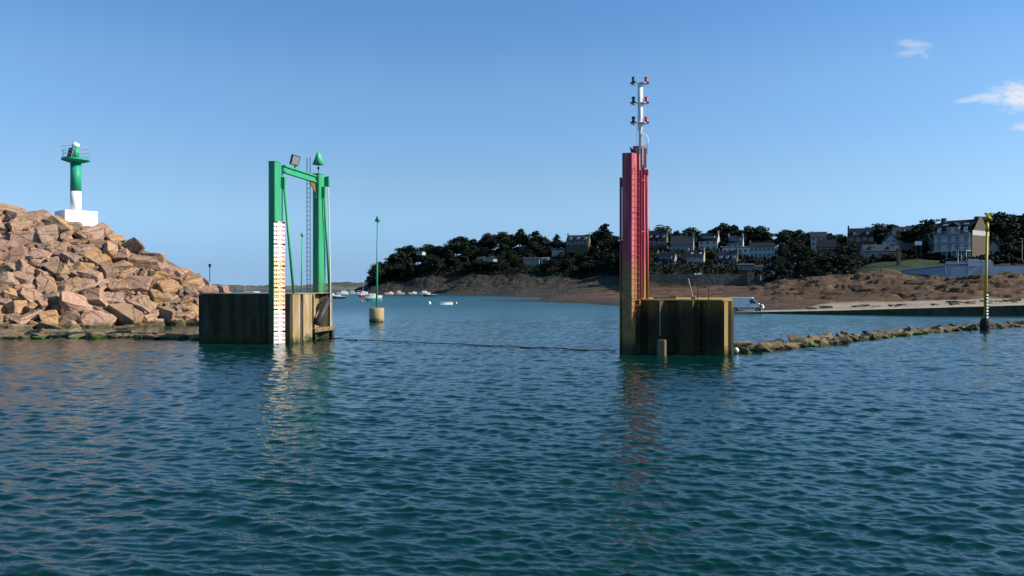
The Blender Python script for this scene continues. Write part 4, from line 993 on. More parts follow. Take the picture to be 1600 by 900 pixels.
#@@PART3@@
# ------------------------------------------------------------------ slipway
def slipway():
    pts = [(1118, 132.0, -0.25), (1150, 129.5, 0.16), (1300, 123.0, 0.62), (1456, 117.5, 1.2), (1600, 116.0, 1.62), (1760, 114.0, 2.0)]
    P = [G(x, d, z) for x, d, z in pts]
    co = []; 
    for i, p in enumerate(P):
        a = P[max(0, i - 1)]; b = P[min(len(P) - 1, i + 1)]; t = (b - a); t.z = 0; t.normalize(); n = Vector((-t.y, t.x, 0))
        co += [p + Vector((0, 0, -2.5 - p.z)) - n * 0.15, p - n * 0.0, p + n * 0.5 + Vector((0, 0, 0.03)), p + n * 6.2 + Vector((0, 0, 0.10)), p + n * 6.2 + Vector((0, 0, -1.5))]
    q = [(i * 5 + j, (i + 1) * 5 + j, (i + 1) * 5 + j + 1, i * 5 + j + 1) for i in range(len(P) - 1) for j in range(4)]
    me = bpy.data.meshes.new('slipway'); me.from_pydata([tuple(c) for c in co], [], q)
    n = NT('slipway_concrete'); a = n.noise(0.7, 5, 0.6, (1, 1, 0.4)); b = n.noise(0.05, 2); zz = n.z()
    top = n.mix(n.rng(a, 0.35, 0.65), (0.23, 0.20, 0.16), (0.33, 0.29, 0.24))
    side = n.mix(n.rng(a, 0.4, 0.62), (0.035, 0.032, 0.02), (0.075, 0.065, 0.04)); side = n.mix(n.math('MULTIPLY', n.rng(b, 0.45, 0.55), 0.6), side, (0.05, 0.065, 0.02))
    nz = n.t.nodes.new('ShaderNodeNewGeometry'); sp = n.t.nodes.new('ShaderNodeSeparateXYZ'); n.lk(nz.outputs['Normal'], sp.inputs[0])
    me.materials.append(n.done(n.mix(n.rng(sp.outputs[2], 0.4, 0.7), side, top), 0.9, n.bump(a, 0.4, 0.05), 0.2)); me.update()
    bm = bmesh.new(); bm.from_mesh(me); bmesh.ops.recalc_face_normals(bm, faces=bm.faces); bm.to_mesh(me); bm.free()
    struct(link('slipway', me))
slipway()
def beach_stones():
    rg = random.Random(8); lib = [boulder_mesh(2500 + k, (1, 0.8, 0.55), ROCK_DARK, 0.06, 'stone') for k in range(5)]
    for k in range(46):
        px = rg.choice((rg.uniform(1260, 1300), rg.uniform(1330, 1430), rg.uniform(1440, 1600), rg.uniform(1470, 1600)))
        d = np.interp(px, [1250, 1450, 1600], [134, 128, 127]) + rg.uniform(0, 5 if px < 1450 else 9)
        r = rg.choice((0.35, 0.5, 0.5, 0.8, 1.1))
        o = bpy.data.objects.new('beach_rock', rg.choice(lib)); C.objects.link(o); o.scale = (r * rg.uniform(1.1, 2.2), r, r * rg.uniform(0.7, 1.0))
        o.location = G(px, d, h1(px, d) + 0.1 * r); o.rotation_euler = (0, 0, R(rg.uniform(-30, 30)))
        z_ = 'on the near end of the beach' if px < 1320 else 'on the middle of the beach' if px < 1440 else 'on the beach near the yellow pole'
        w_ = 'big' if r > 1 else 'mid-sized' if r > 0.6 else 'small'
        tag(o, f"{w_} dark rock {z_} behind the slipway", 'rock', f"{w_} dark beach rocks {z_}")
ROCK_DARK = rock_mat('rock_dark', (0.07, 0.055, 0.042), (0.11, 0.085, 0.065), (0.05, 0.04, 0.03), False)
beach_stones()

# ------------------------------------------------------------------ van and person
def van():
    p = G(1166.0, 131.6, 0.22)
    t = thing('white_van', 'white panel van parked on the slipway facing right', 'van', p, R(-22))
    L, Wd = 5.45, 2.0
    prof = [(-2.70, 0.42), (-2.72, 1.2), (-2.62, 2.22), (-2.5, 2.32), (0.9, 2.32), (1.15, 2.26), (2.02, 1.34), (2.62, 1.08), (2.74, 0.85), (2.76, 0.40), (2.3, 0.34), (-2.3, 0.34)]
    def arc(cx):      # wheel arch outline
        return [(cx + 0.44 * math.cos(a), 0.34 + 0.44 * math.sin(a)) for a in np.linspace(0, math.pi, 9)]
    outline = prof[:10] + arc(1.83) + arc(-1.62)
    def side(inset, pts): return pts
    n = len(outline); vs = []; fs = []
    for yy in (-1, 1):
        for (x, z) in outline:
            tum = 0.10 * max(0, (z - 1.25)) + (0.0 if z > 0.5 else 0.0)
            vs.append((x, yy * (Wd / 2 - tum), z))
    fs = [(i, (i + 1) % n, n + (i + 1) % n, n + i) for i in range(n)]
    bm = bmesh.new(); bv = [bm.verts.new(v) for v in vs]
    for f in fs: bm.faces.new([bv[i] for i in f])
    bm.faces.new(bv[:n][::-1]); bm.faces.new(bv[n:])
    bmesh.ops.recalc_face_normals(bm, faces=bm.faces)
    bmesh.ops.triangulate(bm, faces=[f for f in bm.faces if len(f.verts) > 4])
    me = bpy.data.meshes.new('van_body'); bm.to_mesh(me); bm.free(); me.materials.append(M_white); link('body', me, t)
    def sidey(z, s): return s * (Wd / 2 - 0.10 * max(0, z - 1.25))
    for s in (-1,):
        w = MB(); pts = [(0.62, 1.36), (0.62, 2.0), (1.10, 2.02), (1.72, 1.40), (1.66, 1.36)]
        w.add([(x, sidey(z, s) + s * 0.006, z) for x, z in pts], [tuple(range(5))]); w.build('side_window', M_win, t)
        w = MB(); w.bx(-1.1, 1.3, s * 1.012 - 0.012, s * 1.012 + 0.012, 0.50, 0.68); w.build('rub_strip', M_dark, t, bevel=0.01)
        for x in (0.22, 0.60):
            h = MB(); h.bx(x - 0.06, x + 0.08, s * 1.02 - 0.02, s * 1.02 + 0.02, 1.12, 1.2); h.build('handle', M_dark, t)
        for x in (0.42, -0.98):
            h = MB(); h.bx(x - 0.008, x + 0.008, s * 1.004 - 0.006, s * 1.004 + 0.004, 0.72, 1.25); h.build('door_seam', M_galv, t)
        h = MB(); h.bx(-2.6, 0.4, s * 1.004 - 0.006, s * 1.004 + 0.004, 1.235, 1.25); h.build('side_crease', M_galv, t)
        m = MB(); m.box((1.42, s * 1.10, 1.48), (0.14, 0.22, 0.34)); m.build('mirror', M_dark, t, bevel=0.03)
        b = MB(); b.bx(2.50, 2.70, s * 0.9 - 0.1, s * 0.9 + 0.11, 0.95, 1.12); b.build('headlight', M_galv, t)
    w = MB(); w.add([(1.19, -0.86, 2.235), (1.19, 0.86, 2.235), (2.01, 0.95, 1.366), (2.01, -0.95, 1.366)], [(0, 3, 2, 1)]); w.build('windscreen', M_win, t)
    b = MB(); b.bx(2.70, 2.80, -0.95, 0.95, 0.36, 0.62); b.build('front_bumper', M_dark, t, bevel=0.02)
    for x in (1.83, -1.62):
        for s in (-1, 1):
            w = MB(); w.cyl((x, s * 0.98, 0.335), (x, s * 0.76, 0.335), 0.335, None, 22); wo = w.build('wheel', M_rubber, t)
            w = MB(); w.cyl((x, s * 0.99, 0.335), (x, s * 0.975, 0.335), 0.20, None, 16); w.build('rim', M_galv, wo)
van()

def person():
    t_loc = G(1188.6, 129.6, 0.24)
    # joints in metres, standing, one arm bent towards the van door, facing left
    J = {'pel': (0, 0, 0.92, .13), 'waist': (0, 0, 1.08, .125), 'chest': (0, -0.01, 1.30, .145), 'neckb': (0, 0, 1.44, .07), 'neck': (0.0, -0.01, 1.50, .055), 'head': (-0.02, 0, 1.60, .095), 'crown': (0, 0, 1.68, .075),
         'hipL': (0, 0.09, 0.88, .095), 'kneeL': (-0.03, 0.10, 0.49, .062), 'ankL': (0.02, 0.10, 0.09, .045), 'toeL': (-0.15, 0.11, 0.04, .036),
         'hipR': (0, -0.09, 0.88, .095), 'kneeR': (-0.05, -0.11, 0.49, .062), 'ankR': (0.0, -0.12, 0.09, .045), 'toeR': (-0.17, -0.13, 0.04, .036),
         'shL': (0, 0.18, 1.39, .065), 'elL': (0.02, 0.24, 1.11, .048), 'wrL': (-0.16, 0.22, 0.95, .032), 'haL': (-0.23, 0.21, 0.92, .030),
         'shR': (0, -0.18, 1.39, .065), 'elR': (0.03, -0.24, 1.11, .048), 'wrR': (-0.07, -0.24, 0.86, .032), 'haR': (-0.10, -0.24, 0.79, .030)}
    E = [('pel', 'waist'), ('waist', 'chest'), ('chest', 'neckb'), ('neckb', 'neck'), ('neck', 'head'), ('head', 'crown'), ('pel', 'hipL'), ('hipL', 'kneeL'), ('kneeL', 'ankL'), ('ankL', 'toeL'), ('pel', 'hipR'), ('hipR', 'kneeR'), ('kneeR', 'ankR'), ('ankR', 'toeR'),
         ('chest', 'shL'), ('shL', 'elL'), ('elL', 'wrL'), ('wrL', 'haL'), ('chest', 'shR'), ('shR', 'elR'), ('elR', 'wrR'), ('wrR', 'haR')]
    for s in ('L', 'R'):
        h = Vector(J['ha' + s][:3]); dr = (h - Vector(J['wr' + s][:3])).normalized()
        for k in range(5):
            off = (k - 2) * 0.017; ln = (0.045, 0.072, 0.08, 0.074, 0.058)[k]
            base = h + Vector((0, off, 0)) * 1.0; tip = base + dr * ln + Vector((0, off * 0.6 + (0.02 if k == 0 else 0), -0.012))
            J[f'f{k}{s}'] = (*tip, .008); E.append(('ha' + s, f'f{k}{s}'))
    names = list(J); me = bpy.data.meshes.new('person'); me.from_pydata([J[n][:3] for n in names], [(names.index(a), names.index(b)) for a, b in E], [])
    o = bpy.data.objects.new('person_tmp', me); C.objects.link(o)
    sm = o.modifiers.new('s', 'SKIN'); 
    for i, n in enumerate(names):
        me.skin_vertices[0].data[i].radius = (J[n][3], J[n][3]); me.skin_vertices[0].data[i].use_root = (n == 'pel')
    ss = o.modifiers.new('u', 'SUBSURF'); ss.levels = 2; ss.render_levels = 2
    dg = bpy.context.evaluated_depsgraph_get(); m2 = bpy.data.meshes.new_from_object(o.evaluated_get(dg)); bpy.data.objects.remove(o)
    skin = paint('skin', (0.42, 0.25, 0.18), 0.6); jac = paint('dark_jacket', (0.018, 0.019, 0.025), 0.8); tr = paint('dark_trousers', (0.022, 0.022, 0.028), 0.85); hair = paint('dark_hair', (0.02, 0.014, 0.01), 0.7)
    m2.materials.clear()
    for m in (skin, jac, tr, M_dark): m2.materials.append(m)
    for p in m2.polygons:
        c = p.center; hand = abs(c.y) > 0.17 and c.z < 0.97 and c.x < -0.05 and c.z > 0.6
        p.material_index = 0 if (c.z > 1.465 or hand) else 3 if c.z < 0.10 else 2 if c.z < 0.93 else 1; p.use_smooth = True
    t = link('person', m2); t.location = t_loc; t.rotation_euler = (0, 0, R(-10)); tag(t, 'person in dark clothes standing beside the front wheel of the white van', 'person')
    h = MB().lathe([(0.03, -0.06), (0.10, -0.03), (0.108, 0.03), (0.08, 0.09), (0.02, 0.115)], n=16).build('hair', hair, t, True); h.location = (0.012, 0, 1.645)
    f = MB(); f.cyl((-0.118, 0, 1.60), (-0.135, 0, 1.59), 0.014, 0.01, 6)
    f.build('nose', skin, t)
    e = MB()
    for y in (-0.032, 0.032): e.cyl((-0.105, y, 1.622), (-0.115, y, 1.622), 0.009, None, 6)
    e.cyl((-0.10, -0.02, 1.555), (-0.10, 0.02, 1.555), 0.006, None, 5); e.build('face_detail', hair, t)
person()

# ------------------------------------------------------------------ seawall, pool terrace, fence
def seawall():
    t = thing('sea_wall', 'long grey stone sea wall between the brown rocks and the dark hillside', 'sea wall', (0, 0, 0))
    pts = [(985, 300.0, 8.9), (1060, 299.2, 8.9), (1085, 299, 8.7), (1160, 299, 8.6), (1178, 298, 8.3), (1188, 296, 8.2)]
    m = MB()
    for (x0, d0, z0), (x1, d1, z1) in zip(pts[:-1], pts[1:]):
        a, b = G(x0, d0), G(x1, d1); n = Vector((-(b - a).y, (b - a).x, 0)).normalized() * 0.8
        m.add([(*a.xy, 2), (*b.xy, 2), (*(b + n).xy, 2), (*(a + n).xy, 2), (*a.xy, z0), (*b.xy, z0), (*(b + n).xy, z0), (*(a + n).xy, z0)], [(0, 3, 2, 1), (4, 5, 6, 7), (0, 1, 5, 4), (1, 2, 6, 5), (2, 3, 7, 6), (3, 0, 4, 7)])
    m.build('wall', M_seawall, t)
    c = MB(); p = G(1172, 297.6); c.box((p.x, p.y, 6.5), (2.6, 2.2, 6.5), None, 0, 0.96); c.build('corner_buttress', M_seawall, t)
    b = thing('boat_cover', 'long low bluish white boat cover on top of the sea wall', 'boat cover', G(1091, 302, 8.6), R(-10))
    m = MB(); m.add([(-1.7, -0.5, 0), (1.7, -0.5, 0), (1.7, 0.7, 0), (-1.7, 0.7, 0), (-1.3, 0.1, 0.75), (1.4, 0.1, 0.7)], [(0, 1, 5, 4), (1, 2, 5), (2, 3, 4, 5), (3, 0, 4), (3, 2, 1, 0)]); m.build('cover', M_pool, b)
    for px in (1095,):
        t = thing('thin_post', 'thin grey post standing on the sea wall beside the white boat cover', 'post', G(px, 299.5, 8.6)); MB().cyl((0, 0, 0), (0, 0, 2.6), 0.07, 0.05, 6).build('shaft', M_galv, t)
seawall()

def pool_terrace():
    t = thing('terrace_wall', 'long white terrace wall above the rocks below the big apartment house', 'terrace wall', (0, 0, 0))
    m = MB()
    def wall(m, x0, d0, x1, d1, zb, zt0, zt1, th=0.3):
        a, b = G(x0, d0), G(x1, d1); n = Vector((-(b - a).y, (b - a).x, 0)).normalized() * th
        m.add([(*a.xy, zb), (*b.xy, zb), (*(b + n).xy, zb), (*(a + n).xy, zb), (*a.xy, zt0), (*b.xy, zt1), (*(b + n).xy, zt1), (*(a + n).xy, zt0)], [(0, 3, 2, 1), (4, 5, 6, 7), (0, 1, 5, 4), (1, 2, 6, 5), (2, 3, 7, 6), (3, 0, 4, 7)])
    wall(m, 1478, 226, 1690, 224, 6.2, 9.9, 10.0); m.build('wall', M_pool, t)
    m = MB()
    for px in (1486, 1512, 1534, 1552, 1565, 1585): q = G(px, 225.6); m.box((q.x, q.y - 0.15, 8.6), (0.35, 0.12, 2.3))
    m.build('pilaster', M_greywall, t)
    m = MB(); wall(m, 1477, 225.8, 1514, 225.6, 10.05, 10.75, 10.75, 0.25); m.build('blue_band', M_blue, t)
    m = MB(); wall(m, 1478, 226.2, 1515, 226, 10.76, 11.05, 11.1, 0.3); m.build('parapet_cap', M_pool, t)
    m = MB(); wall(m, 1513, 225.4, 1528.5, 225.3, 9.95, 12.1, 12.0, 0.4); wall(m, 1529, 225.5, 1552, 225.3, 9.95, 11.35, 11.3, 0.4)
    for px in (1531, 1536, 1541, 1547): q = G(px, 225.4); m.box((q.x, q.y + 0.2, 11.55), (0.6, 0.4, 0.5))
    m.build('parapet', M_pool, t)
    f = thing('blue_white_fence', 'white wall with blue band and slim railing posts running along the lawn edge', 'fence', (0, 0, 0))
    m = MB(); wall(m, 1384, 236, 1477, 226.6, 4.5, 8.15, 9.9); m.build('wall', M_pool, f)
    m = MB(); 
    a, b = G(1384, 235.9), G(1477, 226.5); n_ = Vector((-(b - a).y, (b - a).x, 0)).normalized() * 0.24
    m.add([(*a.xy, 8.153), (*b.xy, 9.903), (*(b + n_).xy, 9.903), (*(a + n_).xy, 8.153), (*a.xy, 8.5), (*b.xy, 10.3), (*(b + n_).xy, 10.3), (*(a + n_).xy, 8.5)], [(0, 3, 2, 1), (4, 5, 6, 7), (0, 1, 5, 4), (1, 2, 6, 5), (2, 3, 7, 6), (3, 0, 4, 7)])
    for i in range(0): pass
    m.build('blue_band', M_blue, f)
    m = MB()
    for k in range(34):
        u = k / 33; px = 1384 + 93 * u; d = 236 - 9.4 * u; q = G(px, d); z = 8.0 + 1.4 * u; m.cyl((q.x, q.y - 0.25, z - 1.2), (q.x, q.y - 0.25, z + 1.25), 0.045, None, 5)
    a, b = G(1384, 236), G(1477, 226.6); m.cyl((a.x, a.y - 0.25, 9.2), (b.x, b.y - 0.25, 10.6), 0.04, None, 5)
    m.build('railing', M_pool, f)
    q = G(1497, 228, 9.6); t = thing('flagpole', 'bare white flagpole on the terrace before the apartment house', 'flagpole', q); MB().cyl((0, 0, 0), (0, 0, 4.4), 0.09, 0.06, 8).build('shaft', M_white, t); MB().lathe([(0.02, 4.4), (0.12, 4.48), (0.02, 4.6)], n=8).build('finial', M_white, t)
    q = G(1597, 240, 10.6); t = thing('street_lamp', 'grey street lamp on the terrace near the right picture edge', 'street lamp', q); MB().cyl((0, 0, 0), (0, 0, 8.0), 0.12, 0.08, 8).build('shaft', M_galv, t); m = MB(); m.bx(-0.9, 0.25, -0.12, 0.12, 8.0, 8.14); m.build('lamp_head', M_galv, t)
    q = G(1404, 250, 9.5); t = thing('stone_gate_pillar', 'stone gate pillar at the top of the lawn below the long grey house', 'pillar', q); m = MB(); m.bx(-0.5, 0.5, -0.5, 0.5, 0, 6.3); m.build('shaft', M_stone, t, bevel=0.05); m = MB(); m.bx(-0.65, 0.65, -0.65, 0.65, 6.303, 6.6); m.build('cap', M_stone, t)
    q = G(1435, 262, 12.2); t = thing('white_signboard', 'blank white signboard on two posts left of the apartment house', 'signboard', q, R(-14)); m = MB(); m.bx(-1.05, 1.05, -0.05, 0.05, 5.6, 6.9); m.build('board', M_white, t)
    for x in (-0.8, 0.8): MB().cyl((x, 0.1, 0), (x, 0.1, 6.5), 0.06, None, 6).build('leg', M_blackrust, t)
pool_terrace()

# ------------------------------------------------------------------ houses
HOUSES = []      # photo rectangles kept clear of near trees
def house(name, x0, x1, yt, yb, d, label, wall=M_render, roof=M_slate, roof_frac=0.45, rz=-22, storeys=2, bays=4, dep=7.5, chim=(0, 1), dormers=0, dorm_band=False, velux=0, base=4.0, win=M_win, ridge_dir='x', cat='house'):
    px = (x0 + x1) / 2
    dd = np.arange(d - 45, d + 46, 1.0); gz = hfun(np.full(dd.shape, px), dd) - (CAM_H + (HOR - yb) / F * dd); ok_ = np.where(gz > -0.6)[0]
    if len(ok_): d = float(dd[ok_[np.argmin(np.abs(dd[ok_] - d))]])
    p = W(px, yb, d); t = thing(name, label, cat, p, R(rz))
    w = (x1 - x0) * d / F * 0.95 / math.cos(R(rz) + math.atan((px - 800) / F) * 0) ; Ht = (yb - yt) * d / F; rh = Ht * roof_frac; wh = Ht - rh
    HOUSES.append((x0 - 1, x1 + 1, yt, yb, d) if x0 > 990 or x0 == 884 else (x0 + 3, x1 - 3, yt + 1, yb - 5, d))
    hw = w / 2
    m = MB(); m.bx(-hw, hw, 0, dep, -base, wh)
    if ridge_dir == 'x':
        for s in (-1, 1): m.add([(s * hw, 0.003, wh + 0.003), (s * hw, dep - 0.003, wh + 0.003), (s * hw, dep / 2, wh + rh - 0.12), (s * (hw - 0.3), 0.003, wh + 0.003), (s * (hw - 0.3), dep - 0.003, wh + 0.003), (s * (hw - 0.3), dep / 2, wh + rh - 0.12)], [(0, 1, 2), (3, 5, 4), (0, 2, 5, 3), (1, 4, 5, 2), (0, 3, 4, 1)])
    else:
        for y_ in (0, dep - 0.3): m.add([(-hw, y_ + .002, wh + 0.003), (hw, y_ + .002, wh + 0.003), (0, y_ + .002, wh + rh - 0.12), (-hw, y_ + 0.3, wh + 0.003), (hw, y_ + 0.3, wh + 0.003), (0, y_ + 0.3, wh + rh - 0.12)], [(0, 1, 2), (3, 5, 4), (0, 3, 4, 1), (1, 4, 5, 2), (2, 5, 3, 0)])
    m.build('wall', wall, t)
    r = MB(); th = 0.16; ov = 0.3
    if ridge_dir == 'x':
        for s in (-1, 1):
            ye = -ov if s < 0 else dep + ov; ze = wh - rh * ov / (dep / 2)
            r.add([(-hw + 0.02 if chim else -hw - ov, ye, ze + .01), (hw - 0.02 if chim else hw + ov, ye, ze + .01), (hw - 0.02 if chim else hw + ov, dep / 2, wh + rh), (-hw + 0.02 if chim else -hw - ov, dep / 2, wh + rh),
                   (-hw + 0.02 if chim else -hw - ov, ye, ze + th), (hw - 0.02 if chim else hw + ov, ye, ze + th), (hw - 0.02 if chim else hw + ov, dep / 2, wh + rh + th), (-hw + 0.02 if chim else -hw - ov, dep / 2, wh + rh + th)],
                  [(0, 3, 2, 1), (4, 5, 6, 7), (0, 1, 5, 4), (1, 2, 6, 5), (2, 3, 7, 6), (3, 0, 4, 7)])
    else:
        for s in (-1, 1):
            xe = s * (hw + ov); ze = wh - rh * ov / hw
            r.add([(xe, -ov, ze + .01), (xe, dep + ov, ze + .01), (0, dep + ov, wh + rh), (0, -ov, wh + rh), (xe, -ov, ze + th), (xe, dep + ov, ze + th), (0, dep + ov, wh + rh + th), (0, -ov, wh + rh + th)],
                  [(0, 3, 2, 1), (4, 5, 6, 7), (0, 1, 5, 4), (1, 2, 6, 5), (2, 3, 7, 6), (3, 0, 4, 7)])
    ro = r.build('roof', roof, t)
    for c in chim:
        m = MB(); sx = -hw + 0.32 if c == 0 else hw - 0.32
        m.bx(sx - 0.33, sx + 0.33, dep / 2 - 0.5, dep / 2 + 0.5, wh + rh - 0.8, wh + rh + 1.15); m.build('chimney', wall, t)
        m = MB()
        for yy in (-0.22, 0.22): m.cyl((sx, dep / 2 + yy, wh + rh + 1.153), (sx, dep / 2 + yy, wh + rh + 1.45), 0.12, 0.1, 8)
        m.build('chimney_pot', M_stone, t)
    sh = wh / max(storeys, 1)
    for st in range(storeys):
        for b in range(bays):
            cx_ = -hw + w * (b + 0.5) / bays; ww = min(0.62 * w / bays, 1.5); hh = min(sh * 0.52, 1.45); cz = sh * st + sh * 0.52
            tall = (st == 0 and b % 2 == 1)
            m = MB(); m.bx(cx_ - ww / 2, cx_ + ww / 2, -0.03, 0.02, cz - hh / 2 - (0.35 * hh if tall else 0), cz + hh / 2); fo = m.build('window', M_dull_white if wall is not M_render else M_greywall, t)
            z0_ = cz - hh / 2 - (0.35 * hh if tall else 0)
            g = MB(); g.bx(cx_ - ww / 2 + 0.09, cx_ - 0.03, -0.05, -0.033, z0_ + 0.09, cz + hh / 2 - 0.09); g.bx(cx_ + 0.03, cx_ + ww / 2 - 0.09, -0.05, -0.033, z0_ + 0.09, cz + hh / 2 - 0.09); g.build('pane', win, fo)
    slope = rh / (dep / 2)
    def dormer(cx_, wd, hd, y0):
        z0_ = wh + y0 * slope; m = MB(); m.bx(cx_ - wd / 2, cx_ + wd / 2, y0 - 0.02, y0 + hd / slope + 0.4, z0_ - 0.1, z0_ + hd); do = m.build('dormer', wall if wall is not M_stone else M_render, t)
        m = MB(); m.add([(cx_ - wd / 2 - .15, y0 - 0.2, z0_ + hd + .003), (cx_ + wd / 2 + .15, y0 - 0.2, z0_ + hd + .003), (cx_ + wd / 2 + .15, y0 + hd / slope + 0.7, z0_ + hd + 0.25), (cx_ - wd / 2 - .15, y0 + hd / slope + 0.7, z0_ + hd + 0.25)] + [(cx_ - wd / 2 - .15, y0 - 0.2, z0_ + hd + .12), (cx_ + wd / 2 + .15, y0 - 0.2, z0_ + hd + .12), (cx_ + wd / 2 + .15, y0 + hd / slope + 0.7, z0_ + hd + 0.37), (cx_ - wd / 2 - .15, y0 + hd / slope + 0.7, z0_ + hd + 0.37)],
                            [(0, 3, 2, 1), (4, 5, 6, 7), (0, 1, 5, 4), (1, 2, 6, 5), (2, 3, 7, 6), (3, 0, 4, 7)]); m.build('dormer_roof', roof, do)
        nw = max(1, round(wd / 1.3)); g = MB()
        for k in range(nw): a = cx_ - wd / 2 + wd * k / nw; g.bx(a + 0.13, a + wd / nw - 0.13, y0 - 0.045, y0 - 0.023, z0_ + 0.12, z0_ + hd - 0.12)
        g.build('pane', M_winpale if dormers else win, do)
    if dormers:
        for k in range(dormers): dormer(-hw + w * (k + 0.5) / dormers, min(1.3, w / dormers * 0.5), min(1.3, rh * 0.42), dep * 0.10)
    if dorm_band: dormer(0, w * 0.68, min(1.4, rh * 0.42), dep * 0.12)
    for k in range(velux):
        cx_ = -hw + w * (k + 0.6) / velux; ym = dep * 0.26; zm = wh + ym * slope + th + 0.03
        m = MB(); m.box((cx_, ym, zm), (0.9, 1.3, 0.06), Matrix.Rotation(math.atan(slope), 3, 'X')); m.build('skylight', M_winpale, t)
    return t, w, wh, rh, dep
house('detached_house', 1011, 1041, 360, 384, 402, 'dark slate house with white dormers partly hidden behind the red post', M_stone, M_slate, 0.6, -18, 1, 4, 8, (0, 1), dormers=3)
house('detached_house', 1047, 1083, 368, 392, 392, 'grey house with one broad plain blue slate roof on the hill', M_greywall, M_slate_b, 0.58, -16, 1, 4, 9, (1,))
house('detached_house', 1092, 1120, 364, 391, 400, 'tall white house with lit white gable and two chimneys on the hill', M_render, M_slate, 0.44, -24, 2, 3, 8, (0, 1), dorm_band=True)
house('detached_house', 1024, 1053, 395, 415, 352, 'low dark roofed house with long dormer and one left chimney above the sea wall', M_greywall, M_slate, 0.68, -22, 1, 4, 8, (0,), dorm_band=True)
house('detached_house', 1064, 1074, 396, 408, 362, 'tiny dark house with white window bands wedged between two larger houses', M_dull_white, M_slate, 0.5, -22, 1, 2, 5, ())
house('detached_house', 1073, 1099, 391, 415, 352, 'cream house with steep dark roof and cream chimneys at both ends', M_cream, M_slate, 0.42, -20, 2, 3, 7.5, (0, 1), velux=2)
house('detached_house', 1137, 1160, 368, 389, 386, 'white house with grey dormer roof half hidden under the tall cypress', M_render, M_slate_b, 0.55, -20, 1, 3, 8, (0, 1), dorm_band=True)
house('terrace_annexe', 1129, 1176, 385, 397, 372, 'long low pale annexe with flat roof below the dormer house', M_dull_white, M_slate_p, 0.15, -16, 1, 6, 6, (), cat='annexe')
house('detached_house', 1121, 1150, 392, 414, 350, 'slate roofed house with three small white dormers in a row', M_stone, M_slate_b, 0.7, -22, 1, 4, 8, (0, 1), dormers=3)
t_, w_, wh_, rh_, dp_ = house('detached_house', 1172, 1210, 379, 403, 360, 'wide white house with glazed upper band and a rounded right wing', M_render, M_slate, 0.27, -16, 2, 6, 8, (0,), base=5)
def wing():
    m = MB(); m.lathe([(2.1, -4), (2.1, wh_ * 0.82), (1.9, wh_ * 0.86), (0.1, wh_ * 1.15)], (w_ / 2 + 1.3, 2.2), 20); wo = m.build('round_wing', M_render, t_)
    g = MB()
    for a in (-2.2, -1.8, -1.4, -1.0, -0.6):
        c = (w_ / 2 + 1.3 + 2.1 * math.cos(a), 2.2 + 2.1 * math.sin(a), wh_ * 0.5); g.box(c, (0.06, 0.5, 1.0), Matrix.Rotation(a, 3, 'Z'))
    g.build('window', M_win, wo)
wing()
house('garden_pavilion', 1153, 1178, 412, 424, 312, 'low pavilion with pale flat roof in the dark gardens above the sea wall', M_stone, M_slate_p, 0.2, -14, 1, 4, 5, (), cat='pavilion')
house('garden_pavilion', 1176, 1192, 415, 424, 309, 'small lean-to with pale roof right of the garden pavilion', M_greywall, M_slate_p, 0.25, -14, 1, 3, 4, (), cat='lean-to')
house('detached_house', 1268, 1290, 362, 385, 345, 'white two storey house between dark trees left of a blue roof', M_render, M_slate_b, 0.35, -20, 2, 3, 7, ())
house('detached_house', 1279, 1305, 374, 389, 330, 'dark house with a plain steep slate roof in front of the white house', M_stone, M_slate, 0.8, -18, 1, 3, 8, ())
house('detached_house', 1327, 1364, 356, 378, 338, 'large dark gabled house on the skyline left of the big pine', M_stone, M_slate, 0.6, -20, 1, 4, 9, (0,), dormers=2)
house('detached_house', 1397, 1423, 354, 379, 318, 'tall grey house with pale slate gable on the skyline', M_greywall, M_slate_p, 0.5, -26, 2, 3, 8, (), velux=1)
house('detached_house', 1384, 1400, 365, 378, 306, 'small white gabled house with a pinkish chimney below the grey house', M_render, M_slate, 0.75, -14, 1, 2, 6, (1,), ridge_dir='y')
house('long_house', 1351, 1406, 382, 402, 284, 'long low grey house with grey roof and small dormers above the lawn', M_greywall, M_slate_p, 0.5, -12, 1, 6, 7, (1,), dormers=2)
house('stone_outhouse', 1404, 1425, 372, 391, 292, 'dark stone outhouse beside the long grey house', M_stone, M_slate, 0.4, -18, 1, 2, 6, ())
house('gable_cottage', 1543, 1562, 376, 399, 268, 'small pale gable cottage right of the apartment house', M_greywall, M_slate, 0.55, -14, 1, 2, 6, (0,), ridge_dir='y', cat='cottage')
house('detached_house', 1418, 1440, 352, 372, 330, 'grey roofed house peeping over the trees left of the apartment house', M_greywall, M_slate_p, 0.6, -24, 1, 3, 8, ())
# headland
house('villa', 884, 920, 367, 384, 458, 'long stone villa with dark roof on top of the wooded headland', M_stone, M_slate_b, 0.5, -14, 1, 6, 9, (0, 1), dormers=3, cat='villa')
house('villa', 862, 882, 388, 399, 440, 'small flat villa with pale right end among headland trees', M_cream, M_slate, 0.2, -26, 1, 4, 7, (), cat='villa')
house('villa', 845, 857, 402, 411, 433, 'small cream villa with pale bands low on the headland', M_cream, M_cream, 0.15, -20, 2, 3, 6, (), cat='villa')
house('villa', 817, 843, 402, 416, 437, 'bluish grey villa with a glazed front low on the headland', M_greywall, M_slate_b, 0.25, -16, 2, 6, 7, (), cat='villa')
house('villa', 819, 834, 386, 396, 462, 'blue grey roof of a villa deep in the headland trees', M_greywall, M_slate_b, 0.7, -16, 1, 3, 7, (), cat='villa')
house('villa', 758, 771, 400, 407, 440, 'small pale gabled villa in the middle of the headland wood', M_greywall, M_slate, 0.55, -20, 1, 2, 6, (), ridge_dir='y', base=0.6, cat='villa')
